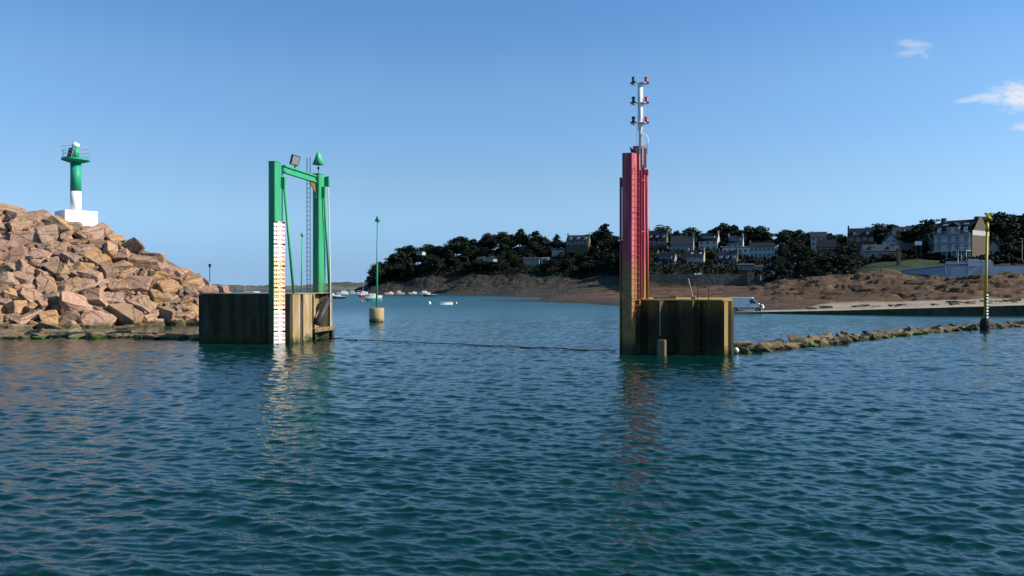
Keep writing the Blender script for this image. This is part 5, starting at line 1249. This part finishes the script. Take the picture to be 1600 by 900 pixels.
house('villa', 650, 660, 392.5, 397, 495, 'tiny white house front showing through the headland trees at left', M_render, M_slate_p, 0.4, -20, 1, 2, 5, (), base=0.6, cat='villa')
house('villa', 744, 757, 400, 408, 446, 'low green roofed villa among the headland trees', M_greywall, M_slate_p, 0.5, -18, 1, 3, 6, (), cat='villa')

def apartment_house():
    d = 265.0; p = W(1489, 405, d); t = thing('apartment_house', 'big four storey white apartment house with slate mansard roof and lit stone gable', 'apartment house', p, R(-55))
    HOUSES.append((1455, 1542, 344, 412, d))
    w = 12.2; hw = w / 2; dep = 11.5; wh = 8.3; rh = 4.9
    m = MB(); m.bx(-hw, hw - 0.35, 0, dep, -4, wh); m.build('wall', M_render, t)
    s = MB(); s.bx(hw - 0.347, hw, 0, dep, -4, wh + 0.02); s.prism([(0, 0)] * 0 or [(hw - 0.347, 0.01), (hw, 0.01), (hw, 0.02), (hw - 0.347, 0.02)], wh + 0.02, wh + 0.03)
    s.add([(hw, 0, wh + 0.03), (hw, dep, wh + 0.03), (hw, dep / 2 + 1.0, wh + rh + 0.35), (hw, dep / 2 - 1.0, wh + rh + 0.35), (hw - .347, 0, wh + 0.03), (hw - .347, dep, wh + 0.03), (hw - .347, dep / 2 + 1.0, wh + rh + 0.35), (hw - .347, dep / 2 - 1.0, wh + rh + 0.35)], [(0, 1, 2, 3), (4, 7, 6, 5), (0, 3, 7, 4), (1, 5, 6, 2), (2, 6, 7, 3), (0, 4, 5, 1)])
    s.build('gable', M_stone, t)
    b = MB(); b.bx(hw + 0.003, hw + 0.06, 0.1, dep - 0.1, wh - 0.6, wh + 1.0); b.build('white_band', M_render, t)
    r = MB()
    for sg in (-1, 1):
        ye = -0.25 if sg < 0 else dep + 0.25; yr = dep / 2 - 0.7 if sg < 0 else dep / 2 + 0.7
        ym = 0.6 if sg < 0 else dep - 0.6
        V = [(-hw - 0.1, ye, wh + 0.01), (hw - 0.36, ye, wh + 0.01), (hw - 0.36, ym, wh + 2.5), (-hw - 0.1, ym, wh + 2.5), (hw - 0.36, yr, wh + rh), (-hw - 0.1, yr, wh + rh)]
        r.add(V, [(0, 1, 2, 3), (3, 2, 4, 5)])
    r.add([(-hw - 0.1, dep / 2 - 0.7, wh + rh), (hw - 0.36, dep / 2 - 0.7, wh + rh), (hw - 0.36, dep / 2 + 0.7, wh + rh), (-hw - 0.1, dep / 2 + 0.7, wh + rh)], [(0, 1, 2, 3)])
    r.add([(-hw - 0.1, -0.25, wh + 0.01), (-hw - 0.1, 0.6, wh + 2.5), (-hw - 0.1, dep / 2 - 0.7, wh + rh), (-hw - 0.1, dep / 2 + 0.7, wh + rh), (-hw - 0.1, dep - 0.6, wh + 2.5), (-hw - 0.1, dep + 0.25, wh + 0.01)], [(0, 1, 2, 3, 4, 5)])
    ro = r.build('roof', M_slate, t)
    for (x, yy) in ((-hw + 1.2, dep / 2 - 1.5), (hw - 0.9, dep / 2)):
        c = MB(); c.bx(x - 0.9, x + 0.5, yy - 0.6, yy + 0.6, wh + rh - 1.6, wh + rh + 0.9); c.build('chimney', M_stone, t)
    # central bay with attic storey
    c = MB(); c.bx(-1.9, 2.2, -0.5, 1.6, wh - 0.02, wh + 2.35); bo = c.build('attic_bay', M_render, t)
    c = MB(); c.add([(-2.1, -0.7, wh + 2.36), (2.4, -0.7, wh + 2.36), (2.4, 3.0, wh + 2.36), (-2.1, 3.0, wh + 2.36), (0.15, -0.3, wh + 4.0), (0.15, 3.4, wh + 4.0)], [(0, 1, 4), (1, 2, 5, 4), (2, 3, 5), (3, 0, 4, 5), (3, 2, 1, 0)]); c.build('bay_roof', M_slate, bo)
    for x in (-4.5, 4.0):
        c = MB(); c.bx(x - 0.6, x + 0.6, -0.15, 1.2, wh + 0.5, wh + 2.2); do = c.build('dormer', M_render, t); g = MB(); g.bx(x - 0.4, x + 0.4, -0.185, -0.153, wh + 0.75, wh + 2.0); g.build('pane', M_winpale, do)
    for x in (-3.4, 3.3):
        k = MB(); k.box((x, 1.9, wh + 3.35), (1.5, 0.9, 0.08), Matrix.Rotation(R(32), 3, 'X')); k.build('skylight', M_galv, t)
    xs = (-4.6, -1.2, 1.4, 4.2)
    for fl in range(4):
        z = (0.3, 2.95, 5.7, 8.6)[fl]
        for i, x in enumerate(xs):
            if fl == 3 and i in (0, 3): continue
            yf = -0.5 if fl == 3 else 0.0
            f = MB(); f.bx(x - 0.62, x + 0.62, yf - 0.03, yf - 0.003, z, z + 1.95 if fl != 3 else z + 1.7); fo = f.build('window', M_greywall, t)
            g = MB(); g.bx(x - 0.52, x - 0.04, yf - 0.05, yf - 0.033, z + 0.1, z + 1.6); g.bx(x + 0.04, x + 0.52, yf - 0.05, yf - 0.033, z + 0.1, z + 1.6); g.build('pane', M_win, fo)
    for z in (2.65, 5.4, 8.25):
        b = MB(); b.bx(-hw + 0.1, hw - 0.5, -1.1, -0.003, z, z + 0.14); bl = b.build('balcony', M_render, t)
        rr = MB(); rr.bx(-hw + 0.1, hw - 0.5, -1.1, -1.06, z + 0.95, z + 1.0)
        for k in range(26): x = -hw + 0.12 + (w - 0.64) * k / 25; rr.bx(x, x + 0.03, -1.095, -1.065, z + 0.143, z + 0.95)
        rr.build('balcony_railing', M_dull_white, bl)
    g = MB(); g.bx(-hw - 0.4, hw, -3.6, -3.5, 0.0, 0.25)
    for k in range(9): x = -hw + w * k / 8 - 0.2; g.bx(x - 0.06, x + 0.06, -3.6, -3.45, -0.8, 2.5)
    g.bx(-hw - 0.4, hw - 0.2, -3.6, -0.05, 2.5, 2.6); g.build('veranda', M_dull_white, t)
    a = MB(); a.bx(-hw - 3.2, -hw - 0.15, 1.0, 8.0, -4, 5.2); a.add([(-hw - 3.4, 0.8, 5.203), (-hw - 0.11, 0.8, 5.203), (-hw - 0.11, 8.2, 5.203), (-hw - 3.4, 8.2, 5.203), (-hw - 3.4, 4.5, 7.8), (-hw - 0.11, 4.5, 7.8)], [(0, 1, 5, 4), (1, 2, 5), (2, 3, 4, 5), (3, 0, 4), (3, 2, 1, 0)]); a.build('side_wing', M_stone, t)
apartment_house()

# ------------------------------------------------------------------ trees
def crown_mesh(kind, seed):
    rg = random.Random(seed); V = []; Fc = []
    clumps = []
    if kind == 'pine':         # flat layered spreading crown
        for k in range(15):
            a = rg.uniform(0, 6.28); r = rg.uniform(0, 0.36); h = rg.uniform(0.52, 0.92) - r * 0.35
            clumps.append((r * math.cos(a), r * math.sin(a), h, rg.uniform(0.09, 0.17), rg.uniform(0.06, 0.10)))
        clumps.append((0, 0, 0.88, 0.18, 0.10)); clumps.append((0.03, 0, 0.7, 0.24, 0.12))
    elif kind == 'cypress':    # dense dome to the ground
        for k in range(20):
            a = rg.uniform(0, 6.28); h = rg.uniform(0.2, 0.86); r = rg.uniform(0.05, 0.36) * (1.15 - h)
            clumps.append((r * math.cos(a), r * math.sin(a), h, rg.uniform(0.10, 0.17), rg.uniform(0.09, 0.14)))
        clumps.append((0, 0, 0.45, 0.28, 0.3)); clumps.append((rg.uniform(-.05, .05), 0, 0.87, 0.10, 0.12))
    elif kind == 'conifer':    # ragged spire
        for k in range(17):
            h = 0.22 + 0.72 * k / 16; r = 0.30 * (1.06 - h) * rg.uniform(0.5, 1.2); a = rg.uniform(0, 6.28)
            clumps.append((r * math.cos(a), r * math.sin(a), h, 0.07 + 0.20 * (1 - h), 0.055 + 0.04 * (1 - h)))
        clumps.append((0, 0, 0.95, 0.03, 0.06)); clumps.append((0, 0, 0.5, 0.14, 0.26))
    else:                      # round broadleaf
        for k in range(13):
            a = rg.uniform(0, 6.28); h = rg.uniform(0.34, 0.82); r = 0.30 * math.sqrt(max(0.05, 1 - ((h - 0.58) / 0.42) ** 2)) * rg.uniform(0.5, 1)
            clumps.append((r * math.cos(a), r * math.sin(a), h, rg.uniform(0.12, 0.18), rg.uniform(0.11, 0.16)))
        clumps.append((0, 0, 0.58, 0.24, 0.26))
    for (cx_, cy_, cz_, rr, rz_) in clumps:
        # opaque heart, then loose leaf sprays
        o = len(V); rows = [(-0.75, 0.5), (-0.1, 0.78), (0.45, 0.62)]
        for (zz, q) in rows:
            for k in range(6):
                a = k * math.pi / 3 + rg.uniform(-.3, .3); f = q * rg.uniform(0.65, 0.95); V.append((cx_ + rr * f * math.cos(a), cy_ + rr * f * math.sin(a), cz_ + rz_ * zz * 0.85))
        for i in range(2):
            for k in range(6): Fc.append((o + i * 6 + k, o + i * 6 + (k + 1) % 6, o + i * 6 + 6 + (k + 1) % 6, o + i * 6 + 6 + k))
        Fc.append(tuple(o + 12 + k for k in range(6))); Fc.append(tuple(o + 5 - k for k in range(6)))
        nl = int(1500 * (rr * rr + rr * rz_) + 26)
        for k in range(nl):
            a = rg.uniform(0, 6.28); zz = rg.uniform(-0.75, 1); s = math.sqrt(max(0, 1 - zz * zz)); e = rg.uniform(0.72, 1.12)
            c = Vector((cx_ + rr * s * e * math.cos(a), cy_ + rr * s * e * math.sin(a), cz_ + rz_ * zz * e))
            n_ = Vector((rg.gauss(0, 1), rg.gauss(0, 1), rg.gauss(0.4, 0.8))).normalized(); u = n_.orthogonal().normalized(); v = n_.cross(u); q = rg.uniform(0.014, 0.032)
            o = len(V); V += [tuple(c - u * q - v * q * 0.5), tuple(c + u * q - v * q * 0.6), tuple(c + u * q * 0.6 + v * q), tuple(c - u * q * 0.7 + v * q * 0.7)]; Fc.append((o, o + 1, o + 2, o + 3))
    me = bpy.data.meshes.new('crown'); me.from_pydata(V, [], Fc); me.materials.append(M_leaf2 if kind == 'round' else M_leaf); me.update()
    m = MB(); pts = [(0, 0, -0.06, 0.032), (0.012, 0.01, 0.25, 0.024), (-0.01, 0.015, 0.5, 0.018), (0.01, 0, 0.75, 0.008)]
    for a, b in zip(pts[:-1], pts[1:]): m.cyl(a[:3], b[:3], a[3], b[3], 7)
    for k in range(6):
        cl = clumps[k]; m.cyl((0, 0.012, 0.42 + 0.03 * k), (cl[0] * 0.9, cl[1] * 0.9, cl[2]), 0.010, 0.004, 5)
    return me, m.mesh('trunk', M_bark)
TREES = {k: [crown_mesh(k, 50 + i + 10 * j) for i in range(3)] for j, k in enumerate(('pine', 'cypress', 'conifer', 'round'))}
def tree(kind, px, d, ytop, label, group, h=None, wide=1.0, rg=random.Random(2), name=None):
    z = h1(px, d) - 0.3; top = CAM_H + (HOR - ytop) / F * d
    H = top - z if h is None else h
    if H < 3.5: z = top - 3.5; H = 3.5
    cm, tm = rg.choice(TREES[kind])
    t = thing(name or {'pine': 'pine_tree', 'cypress': 'cypress_tree', 'conifer': 'conifer_tree', 'round': 'broadleaf_tree'}[kind], label, 'tree', G(px, d, z), rg.uniform(0, 6.28), group)
    wide *= 1.22; t.scale = (H * wide, H * wide, H)
    link('trunk', tm, t); link('crown', cm, t)
    return t
SKY = [(574, 440), (580, 420), (590, 409), (600, 405), (610, 400), (625, 389), (640, 383), (650, 382), (656, 388), (665, 382), (685, 378), (697, 385), (705, 377), (722, 369), (740, 370), (750, 375), (763, 364), (780, 361), (795, 363), (800, 360), (815, 358), (830, 360), (845, 361), (848, 368), (858, 373), (870, 367), (880, 370), (890, 367), (910, 369), (925, 365), (935, 358), (945, 350), (954, 362), (965, 364), (1012, 358), (1030, 350), (1044, 360), (1060, 360), (1080, 354), (1090, 365), (1121, 356), (1130, 348), (1145, 352), (1165, 353), (1185, 352), (1200, 362), (1215, 369), (1222, 359), (1245, 358), (1258, 362), (1270, 362), (1290, 364), (1320, 366), (1328, 372), (1345, 362), (1365, 350), (1380, 347), (1395, 352), (1405, 358), (1425, 360), (1440, 347), (1452, 341), (1462, 346), (1500, 352), (1540, 337), (1560, 331), (1580, 335), (1600, 334), (1620, 333), (1640, 338)]
def sky_y(px): return float(np.interp(px, [s[0] for s in SKY], [s[1] for s in SKY]))
RIDGE_X = [574, 600, 700, 850, 950, 1010, 1200, 1300, 1340, 1400, 1440, 1540, 1640]; RIDGE_D = [497, 510, 525, 500, 470, 425, 425, 395, 356, 338, 305, 318, 325]
def ridge_d(px): return float(np.interp(px, RIDGE_X, RIDGE_D))
def covers(px, d, ytop, halfw):
    ybase = HOR - (h1(px, d) - CAM_H) / d * F
    for (a, b, yt, yb, hd) in HOUSES:
        if d < hd - 1 and px + halfw > a and px - halfw < b and ytop < yb - 3 and ybase > yt: return True
        if abs(d - hd) < 9 and px + halfw * 0.5 > a - 1 and px - halfw * 0.5 < b + 1: return True
    return False
def plant():
    rg = random.Random(19)
    named = [  # px, kind, width, label
        (590, 'cypress', 1.0, 'leftmost dark tree at the seaward tip of the wooded headland'), (612, 'cypress', 1.1, 'low dark tree just behind the headland tip'),
        (640, 'pine', 1.15, 'flat topped pine on the left part of the headland skyline'), (668, 'pine', 1.1, 'rounded pine right of the gap in the left headland skyline'),
        (722, 'pine', 1.2, 'broad airy pine where the headland skyline climbs'), (763, 'cypress', 1.1, 'dark tree at the left of the headland summit'), (785, 'pine', 1.2, 'wide flat pine on the headland summit'),
        (815, 'conifer', 1.2, 'pointed conifer crowning the headland summit'), (838, 'cypress', 1.0, 'dark tree at the right end of the headland summit'), (870, 'conifer', 1.1, 'small pointed conifer left of the headland villa'),
        (897, 'round', 1.0, 'round tree rising behind the headland villa roof'), (945, 'conifer', 1.25, 'tallest pointed conifer just left of the red post'), (929, 'pine', 1.0, 'ragged pine left of the tallest conifer'),
        (1030, 'round', 1.15, 'round topped tree directly right of the red post'), (1058, 'cypress', 0.8, 'small dark tree behind the broad blue slate roof'), (1081, 'pine', 0.95, 'airy pine showing sky through it left of the tall white house'),
        (1130, 'cypress', 1.0, 'tall dark cypress right of the tall white house'), (1147, 'conifer', 1.0, 'pointed dark tree behind the dormer house'), (1167, 'cypress', 1.1, 'broad dark tree above the dormer house'), (1186, 'cypress', 1.1, 'broad dark tree above the wide white house'),
        (1228, 'pine', 1.2, 'flat topped dark pine right of the sky gap'), (1248, 'cypress', 1.1, 'dense dark tree right of the flat topped pine'), (1267, 'pine', 1.0, 'low dark pine above the white two storey house'), (1293, 'pine', 1.2, 'low spreading pine right of the white two storey house'), (1312, 'pine', 1.2, 'low spreading pine with sky showing beneath it'),
        (1342, 'conifer', 0.7, 'small pointed tree against the dark gabled house'), (1372, 'pine', 1.15, 'big wind-shaped pine left of the tall grey house'), (1390, 'pine', 1.15, 'right half of the wind-shaped pine clump before the grey house'),
        (1437, 'pine', 1.1, 'dark pine left of the apartment house roof'), (1453, 'pine', 1.1, 'tall bent pine touching the apartment house roof'), (1543, 'round', 1.0, 'dark tree right behind the apartment house gable'), (1560, 'pine', 1.2, 'highest dark tree right of the yellow pole'), (1580, 'cypress', 1.2, 'broad dark tree near the right picture edge'), (1602, 'cypress', 1.2, 'broad dark tree cut by the right picture edge')]
    for (px, kind, wd, lab) in named: tree(kind, px, ridge_d(px), sky_y(px) - 0.5, lab, None, None, wd, rg)
    # rest of the skyline wood, then the slopes
    for px in np.arange(578, 1650, 7.5):
        px = px + rg.uniform(-3, 3); d = ridge_d(px) + rg.uniform(-10, 6); yt = sky_y(px) + rg.uniform(1.5, 7)
        if covers(px, d, yt, 9): continue
        side = 'headland' if px < 985 else 'village hill' if px < 1320 else 'right-hand hill'
        tree(rg.choice(('pine', 'cypress', 'cypress', 'round')), px, d, yt, f"dark tree in the skyline row along the top of the {side}", f"skyline trees of the {side}", None, rg.uniform(0.9, 1.3), rg)
    n = 0
    for _ in range(2600):
        if n > 190: break
        px = rg.uniform(582, 1610); vd = float(np.interp(px, VEG_X, VEG_D)); rd = ridge_d(px)
        lo = vd + 6; hi = rd - 8
        if 1335 < px < 1540: lo = 268
        if px > 1540: lo = 250
        if hi <= lo: continue
        d = rg.uniform(lo, hi); h = rg.uniform(5, 10) if px < 985 else rg.uniform(3.5, 7.5)
        yt = HOR - (h1(px, d) + h - CAM_H) / d * F
        if yt < sky_y(px) + 5: continue
        hwp = h * 0.36 * F / d
        if covers(px, d, yt, hwp): continue
        n += 1
        side = 'lower headland slope' if px < 985 and (d - lo) < (hi - lo) / 2 else 'upper headland slope' if px < 985 else 'gardens between the village houses' if px < 1200 else 'scrubby slope right of the wide white house' if px < 1345 else 'grounds around the apartment house'
        k = rg.choice(('cypress', 'round', 'cypress', 'pine'))
        tree(k, px, d, yt, f"small dark {dict(cypress='dense', round='rounded', pine='spreading')[k]} tree in the {side}", f"{k} trees, {side}"[:80], h, rg.uniform(0.9, 1.4), rg)
    return n
print('trees', plant())

def shrubs():
    rg = random.Random(23); lib = []
    for s in range(3):
        V = []; Fc = []
        for c in range(7):
            cx_, cy_, cz_, rr = rg.uniform(-.3, .3), rg.uniform(-.3, .3), rg.uniform(0.15, 0.45), rg.uniform(0.2, 0.3)
            for k in range(70):
                n_ = Vector((rg.gauss(0, 1), rg.gauss(0, 1), rg.gauss(0.3, 0.9))).normalized(); p = Vector((cx_, cy_, cz_)) + n_ * rr * rg.uniform(0.6, 1.05); u = n_.orthogonal().normalized(); v = n_.cross(u); q = rg.uniform(0.03, 0.07)
                u = (u + n_ * rg.uniform(-.8, .8)); o = len(V); V += [tuple(p - u * q - v * q), tuple(p + u * q - v * q), tuple(p + u * q + v * q), tuple(p - u * q + v * q)]; Fc.append((o, o + 1, o + 2, o + 3))
        me = bpy.data.meshes.new('shrub'); me.from_pydata(V, [], Fc); me.materials.append(M_shrub); me.update(); lib.append(me)
    for k in range(110):
        px = rg.choice((rg.uniform(1190, 1345), rg.uniform(1015, 1190), rg.uniform(1190, 1345), rg.uniform(1345, 1480), rg.uniform(1520, 1605)))
        vd = float(np.interp(px, VEG_X, VEG_D))
        if 1335 < px < 1540: d = rg.uniform(263, 268) if px < 1470 else rg.uniform(250, 254)
        elif px >= 1540: d = rg.uniform(230, 262)
        else: d = vd + rg.uniform(2, 60)
        h = rg.uniform(1.2, 2.8); yt = HOR - (h1(px, d) + h - CAM_H) / d * F
        if covers(px, d, yt, h * F / d * 0.6) and px < 1200: continue
        o = bpy.data.objects.new('shrub', rg.choice(lib)); C.objects.link(o); o.location = G(px, d, h1(px, d) - 0.3); w = h * rg.uniform(1.2, 2.2); o.scale = (w, w, h * 1.5); o.rotation_euler = (0, 0, rg.uniform(0, 6.28))
        z_ = 'behind the sea wall' if px < 1190 else 'on the scrubby bank above the brown rocks' if px < 1345 else 'along the top of the lawn' if px < 1500 else 'behind the white terrace wall'
        tag(o, f"low dark green shrub {z_}", 'shrub', f"shrubs {z_}")
shrubs()
def undergrowth():
    rg = np.random.RandomState(4); V = []; Fc = []; N = 26000
    px = rg.uniform(576, 1640, N * 2); vd = np.interp(px, VEG_X, VEG_D); rd = np.interp(px, RIDGE_X, RIDGE_D) + 6
    d = vd + 1 + rg.rand(N * 2) ** 1.1 * (rd - vd)
    keep = ~((px > 1338) & (px < 1480) & (d < 262)) & ~((px > 1476) & (d < 258)) & (d > vd)
    px, d = px[keep][:N], d[keep][:N]; z = hfun(px, d); x = (px - 800) / F * d
    for i in range(len(px)):
        q = rg.uniform(0.25, 0.65); n_ = rg.normal(size=3) + np.array([0, 0, 0.5]); n_ /= np.linalg.norm(n_); u = np.cross(n_, (0.3, 0.9, 0.1)); u /= np.linalg.norm(u); v = np.cross(n_, u)
        c = np.array([x[i], d[i], z[i] + rg.uniform(0.0, 1.1)])
        o = len(V); V += [c - u * q - v * q * .7, c + u * q - v * q * .7, c + u * q + v * q * .7, c - u * q + v * q * .7]; Fc.append((o, o + 1, o + 2, o + 3))
    me = bpy.data.meshes.new('undergrowth'); me.from_pydata([tuple(c) for c in V], [], Fc); me.materials.append(M_shrub); me.update(); o = link('undergrowth', me)
    tag(o, 'dark scrub and undergrowth covering the headland and the hill', 'undergrowth'); o['kind'] = 'stuff'
undergrowth()

# ------------------------------------------------------------------ boats
def boat(px, d, L, label, hull, heading=0.0, cabin=None, outboard=False, mast=0.0, deck=M_dull_white, canopy=None, name='motor_boat', keel=0.15, cat='boat'):
    t = thing(name, label, cat, G(px, d, 0), R(heading)); B = L * 0.17; H = L * 0.13 + 0.15
    n = 9; secs = []
    for i in range(n):
        u = i / (n - 1); x = -L / 2 + L * u; wb = B * (1 - max(0, (u - 0.45) / 0.55) ** 2.2) * (0.9 if i == 0 else 1); sh = H * (1 + 0.35 * max(0, u - 0.4) ** 1.5 * 2)
        secs.append([(x, -wb, sh), (x - (0.0), -wb * 0.82, 0.0), (x, -wb * 0.4, -keel), (x, wb * 0.4, -keel), (x, wb * 0.82, 0), (x, wb, sh)])
    V = [p for s in secs for p in s]; Fc = [(i * 6 + j, i * 6 + j + 1, (i + 1) * 6 + j + 1, (i + 1) * 6 + j) for i in range(n - 1) for j in range(5)]; Fc.append((5, 4, 3, 2, 1, 0))
    MB().add(V, Fc).build('hull', hull, t)
    V = [(p[0] * 0.985, p[1] * 0.93, p[2] - 0.06) for s in secs for p in (s[0], s[5])]; MB().add(V, [(i * 2, (i + 1) * 2, (i + 1) * 2 + 1, i * 2 + 1) for i in range(n - 1)]).build('deck', deck, t)
    r = MB(); r.tube([Vector(s[0]) for s in secs], 0.05, 5); r.tube([Vector(s[5]) for s in secs], 0.05, 5); r.build('gunwale', M_dull_white, t)
    if cabin:
        x0, x1, hc = cabin; m = MB(); m.box(((x0 + x1) / 2 * L, 0, H + hc / 2 - 0.08), ((x1 - x0) * L, B * 1.35, hc), None, 0, 0.82); co = m.build('cabin', M_white, t)
        g = MB()
        for s in (-1, 1): g.box(((x0 + x1) / 2 * L, s * B * 0.625, H + hc * 0.58), ((x1 - x0) * L * 0.62, 0.04, hc * 0.34), Matrix.Rotation(s * 0.12, 3, 'X'))
        g.build('window', M_win, co)
    if canopy is not None:
        m = MB(); m.box((0.05 * L, 0, H + 0.55), (L * 0.4, B * 1.6, 0.9), None, 0, 0.7); m.build('cover', canopy, t)
    if outboard:
        m = MB(); m.box((-L / 2 - 0.2, 0, H + 0.15), (0.35, 0.3, 0.5), Matrix.Rotation(0.4, 3, 'Y')); m.cyl((-L / 2 - 0.15, 0, H), (-L / 2 - 0.25, 0, -0.3), 0.08, None, 6); m.build('outboard', M_dark, t)
    if mast:
        m = MB(); m.cyl((0.08 * L, 0, H), (0.08 * L, 0, mast), 0.06, 0.04, 6); m.build('mast', M_dull_white, t); m = MB(); m.cyl((0.08 * L, 0, H + 0.9), (-0.4 * L, 0, H + 1.0), 0.09, None, 6); m.build('boom', M_pool, t)
    return t
H_red = paint('red_hull', (0.42, 0.06, 0.035)); H_teal = paint('teal_hull', (0.02, 0.30, 0.27)); H_navy = paint('navy_hull', (0.02, 0.035, 0.09)); H_tan = paint('tan_hull', (0.42, 0.34, 0.25)); H_grey = paint('grey_hull', (0.35, 0.40, 0.44)); H_blue = paint('blue_cover', (0.12, 0.22, 0.33))
boat(522, 318, 5.0, 'white motor boat just right of the left pier', M_white, 208, (0.0, 0.35, 0.9), keel=0.2)
boat(528, 278, 5.2, 'low dark open boat just right of the left pier', H_navy, 208, outboard=True, name='open_boat')
boat(535, 420, 6.5, 'pale grey boat far off beyond the left pier, first of three', H_grey, 28, (-0.1, 0.3, 1.0))
boat(551, 430, 7.0, 'blue grey covered boat far off below the dark headland tip', H_grey, 208, None, canopy=H_blue)
boat(566, 420, 6.5, 'pale sailing boat with bare mast off the headland tip', H_grey, 28, (-0.05, 0.3, 0.7), mast=9.0, name='sailing_boat')
boat(570, 318, 5.0, 'red hulled fishing boat left of the white motor boat', H_red, 208, (0.05, 0.35, 0.8), name='fishing_boat')
boat(584, 300, 6.0, 'white motor boat with low cabin behind the green beacon pole', M_white, 208, (-0.1, 0.3, 0.7))
boat(584, 228, 4.8, 'teal open boat with black outboard behind the green beacon pole', H_teal, 208, outboard=True, name='open_boat')
boat(608, 425, 5.0, 'tan boat far off right of the green beacon', H_tan, 28, (0, 0.3, 0.7)); boat(624, 432, 5.5, 'larger tan boat far off under the headland', H_tan, 208, canopy=H_tan)
boat(645, 440, 5.0, 'dim grey boat far off under the headland', H_grey, 28, (0, 0.3, 0.7)); boat(663, 428, 6.5, 'pale boat with cabin far off under the headland', H_grey, 208, (-0.2, 0.2, 0.9), canopy=None)
boat(671, 335, 5.6, 'dark hulled boat with small white cabin under the headland', H_navy, 208, (0.0, 0.28, 0.9), outboard=True)
boat(697, 190, 3.1, 'small white open dinghy off the low brown spit', M_white, 208, name='dinghy', cat='dinghy')
boat(363, 330, 4.0, 'small white boat seen over the dark pier beside a thin dark post', M_white, 28, (-0.2, 0.3, 0.7)); boat(399, 300, 6.0, 'white motor boat with boxy wheelhouse seen over the left pier', M_white, 28, (-0.15, 0.3, 1.5))
boat(385, 340, 8.0, 'white sailing boat with tall mast seen over the left pier', M_white, 208, (-0.1, 0.3, 0.5), mast=8.6, name='sailing_boat'); boat(455, 310, 5.0, 'white boat seen between the brace and the green gate posts', M_white, 28, (-0.1, 0.3, 1.1))
p = thing('mooring_pile', 'thin dark mooring pile seen over the left pier', 'pile', G(367, 330, 0)); MB().cyl((0, 0, -1), (0, 0, 4.0), 0.2, 0.18, 8).build('shaft', M_dark, p); MB().cyl((0, 0, 4.003), (0, 0, 4.15), 0.25, 0.1, 8).build('cap', M_dark, p)
def buoy(px, d, r, m, lab):
    o = MB().lathe([(0.02, -r), (r * 0.7, -r * 0.7), (r, 0), (r * 0.7, r * 0.7), (r * 0.2, r), (r * 0.12, r * 1.3)], n=14).build('mooring_buoy', m, None, True); o.location = G(px, d, r * 0.45); tag(o, lab, 'buoy')
buoy(671, 195, 0.42, M_white, 'round white buoy left of the small white dinghy'); buoy(565, 222, 0.34, paint('pink_buoy', (0.55, 0.12, 0.10)), 'round red buoy left of the teal open boat'); buoy(713, 200, 0.25, M_white, 'small white buoy right of the dinghy near the brown spit'); buoy(570, 222, 0.2, paint('pink_buoy2', (0.5, 0.2, 0.17)), 'smaller pinkish buoy between the red buoy and the teal boat')
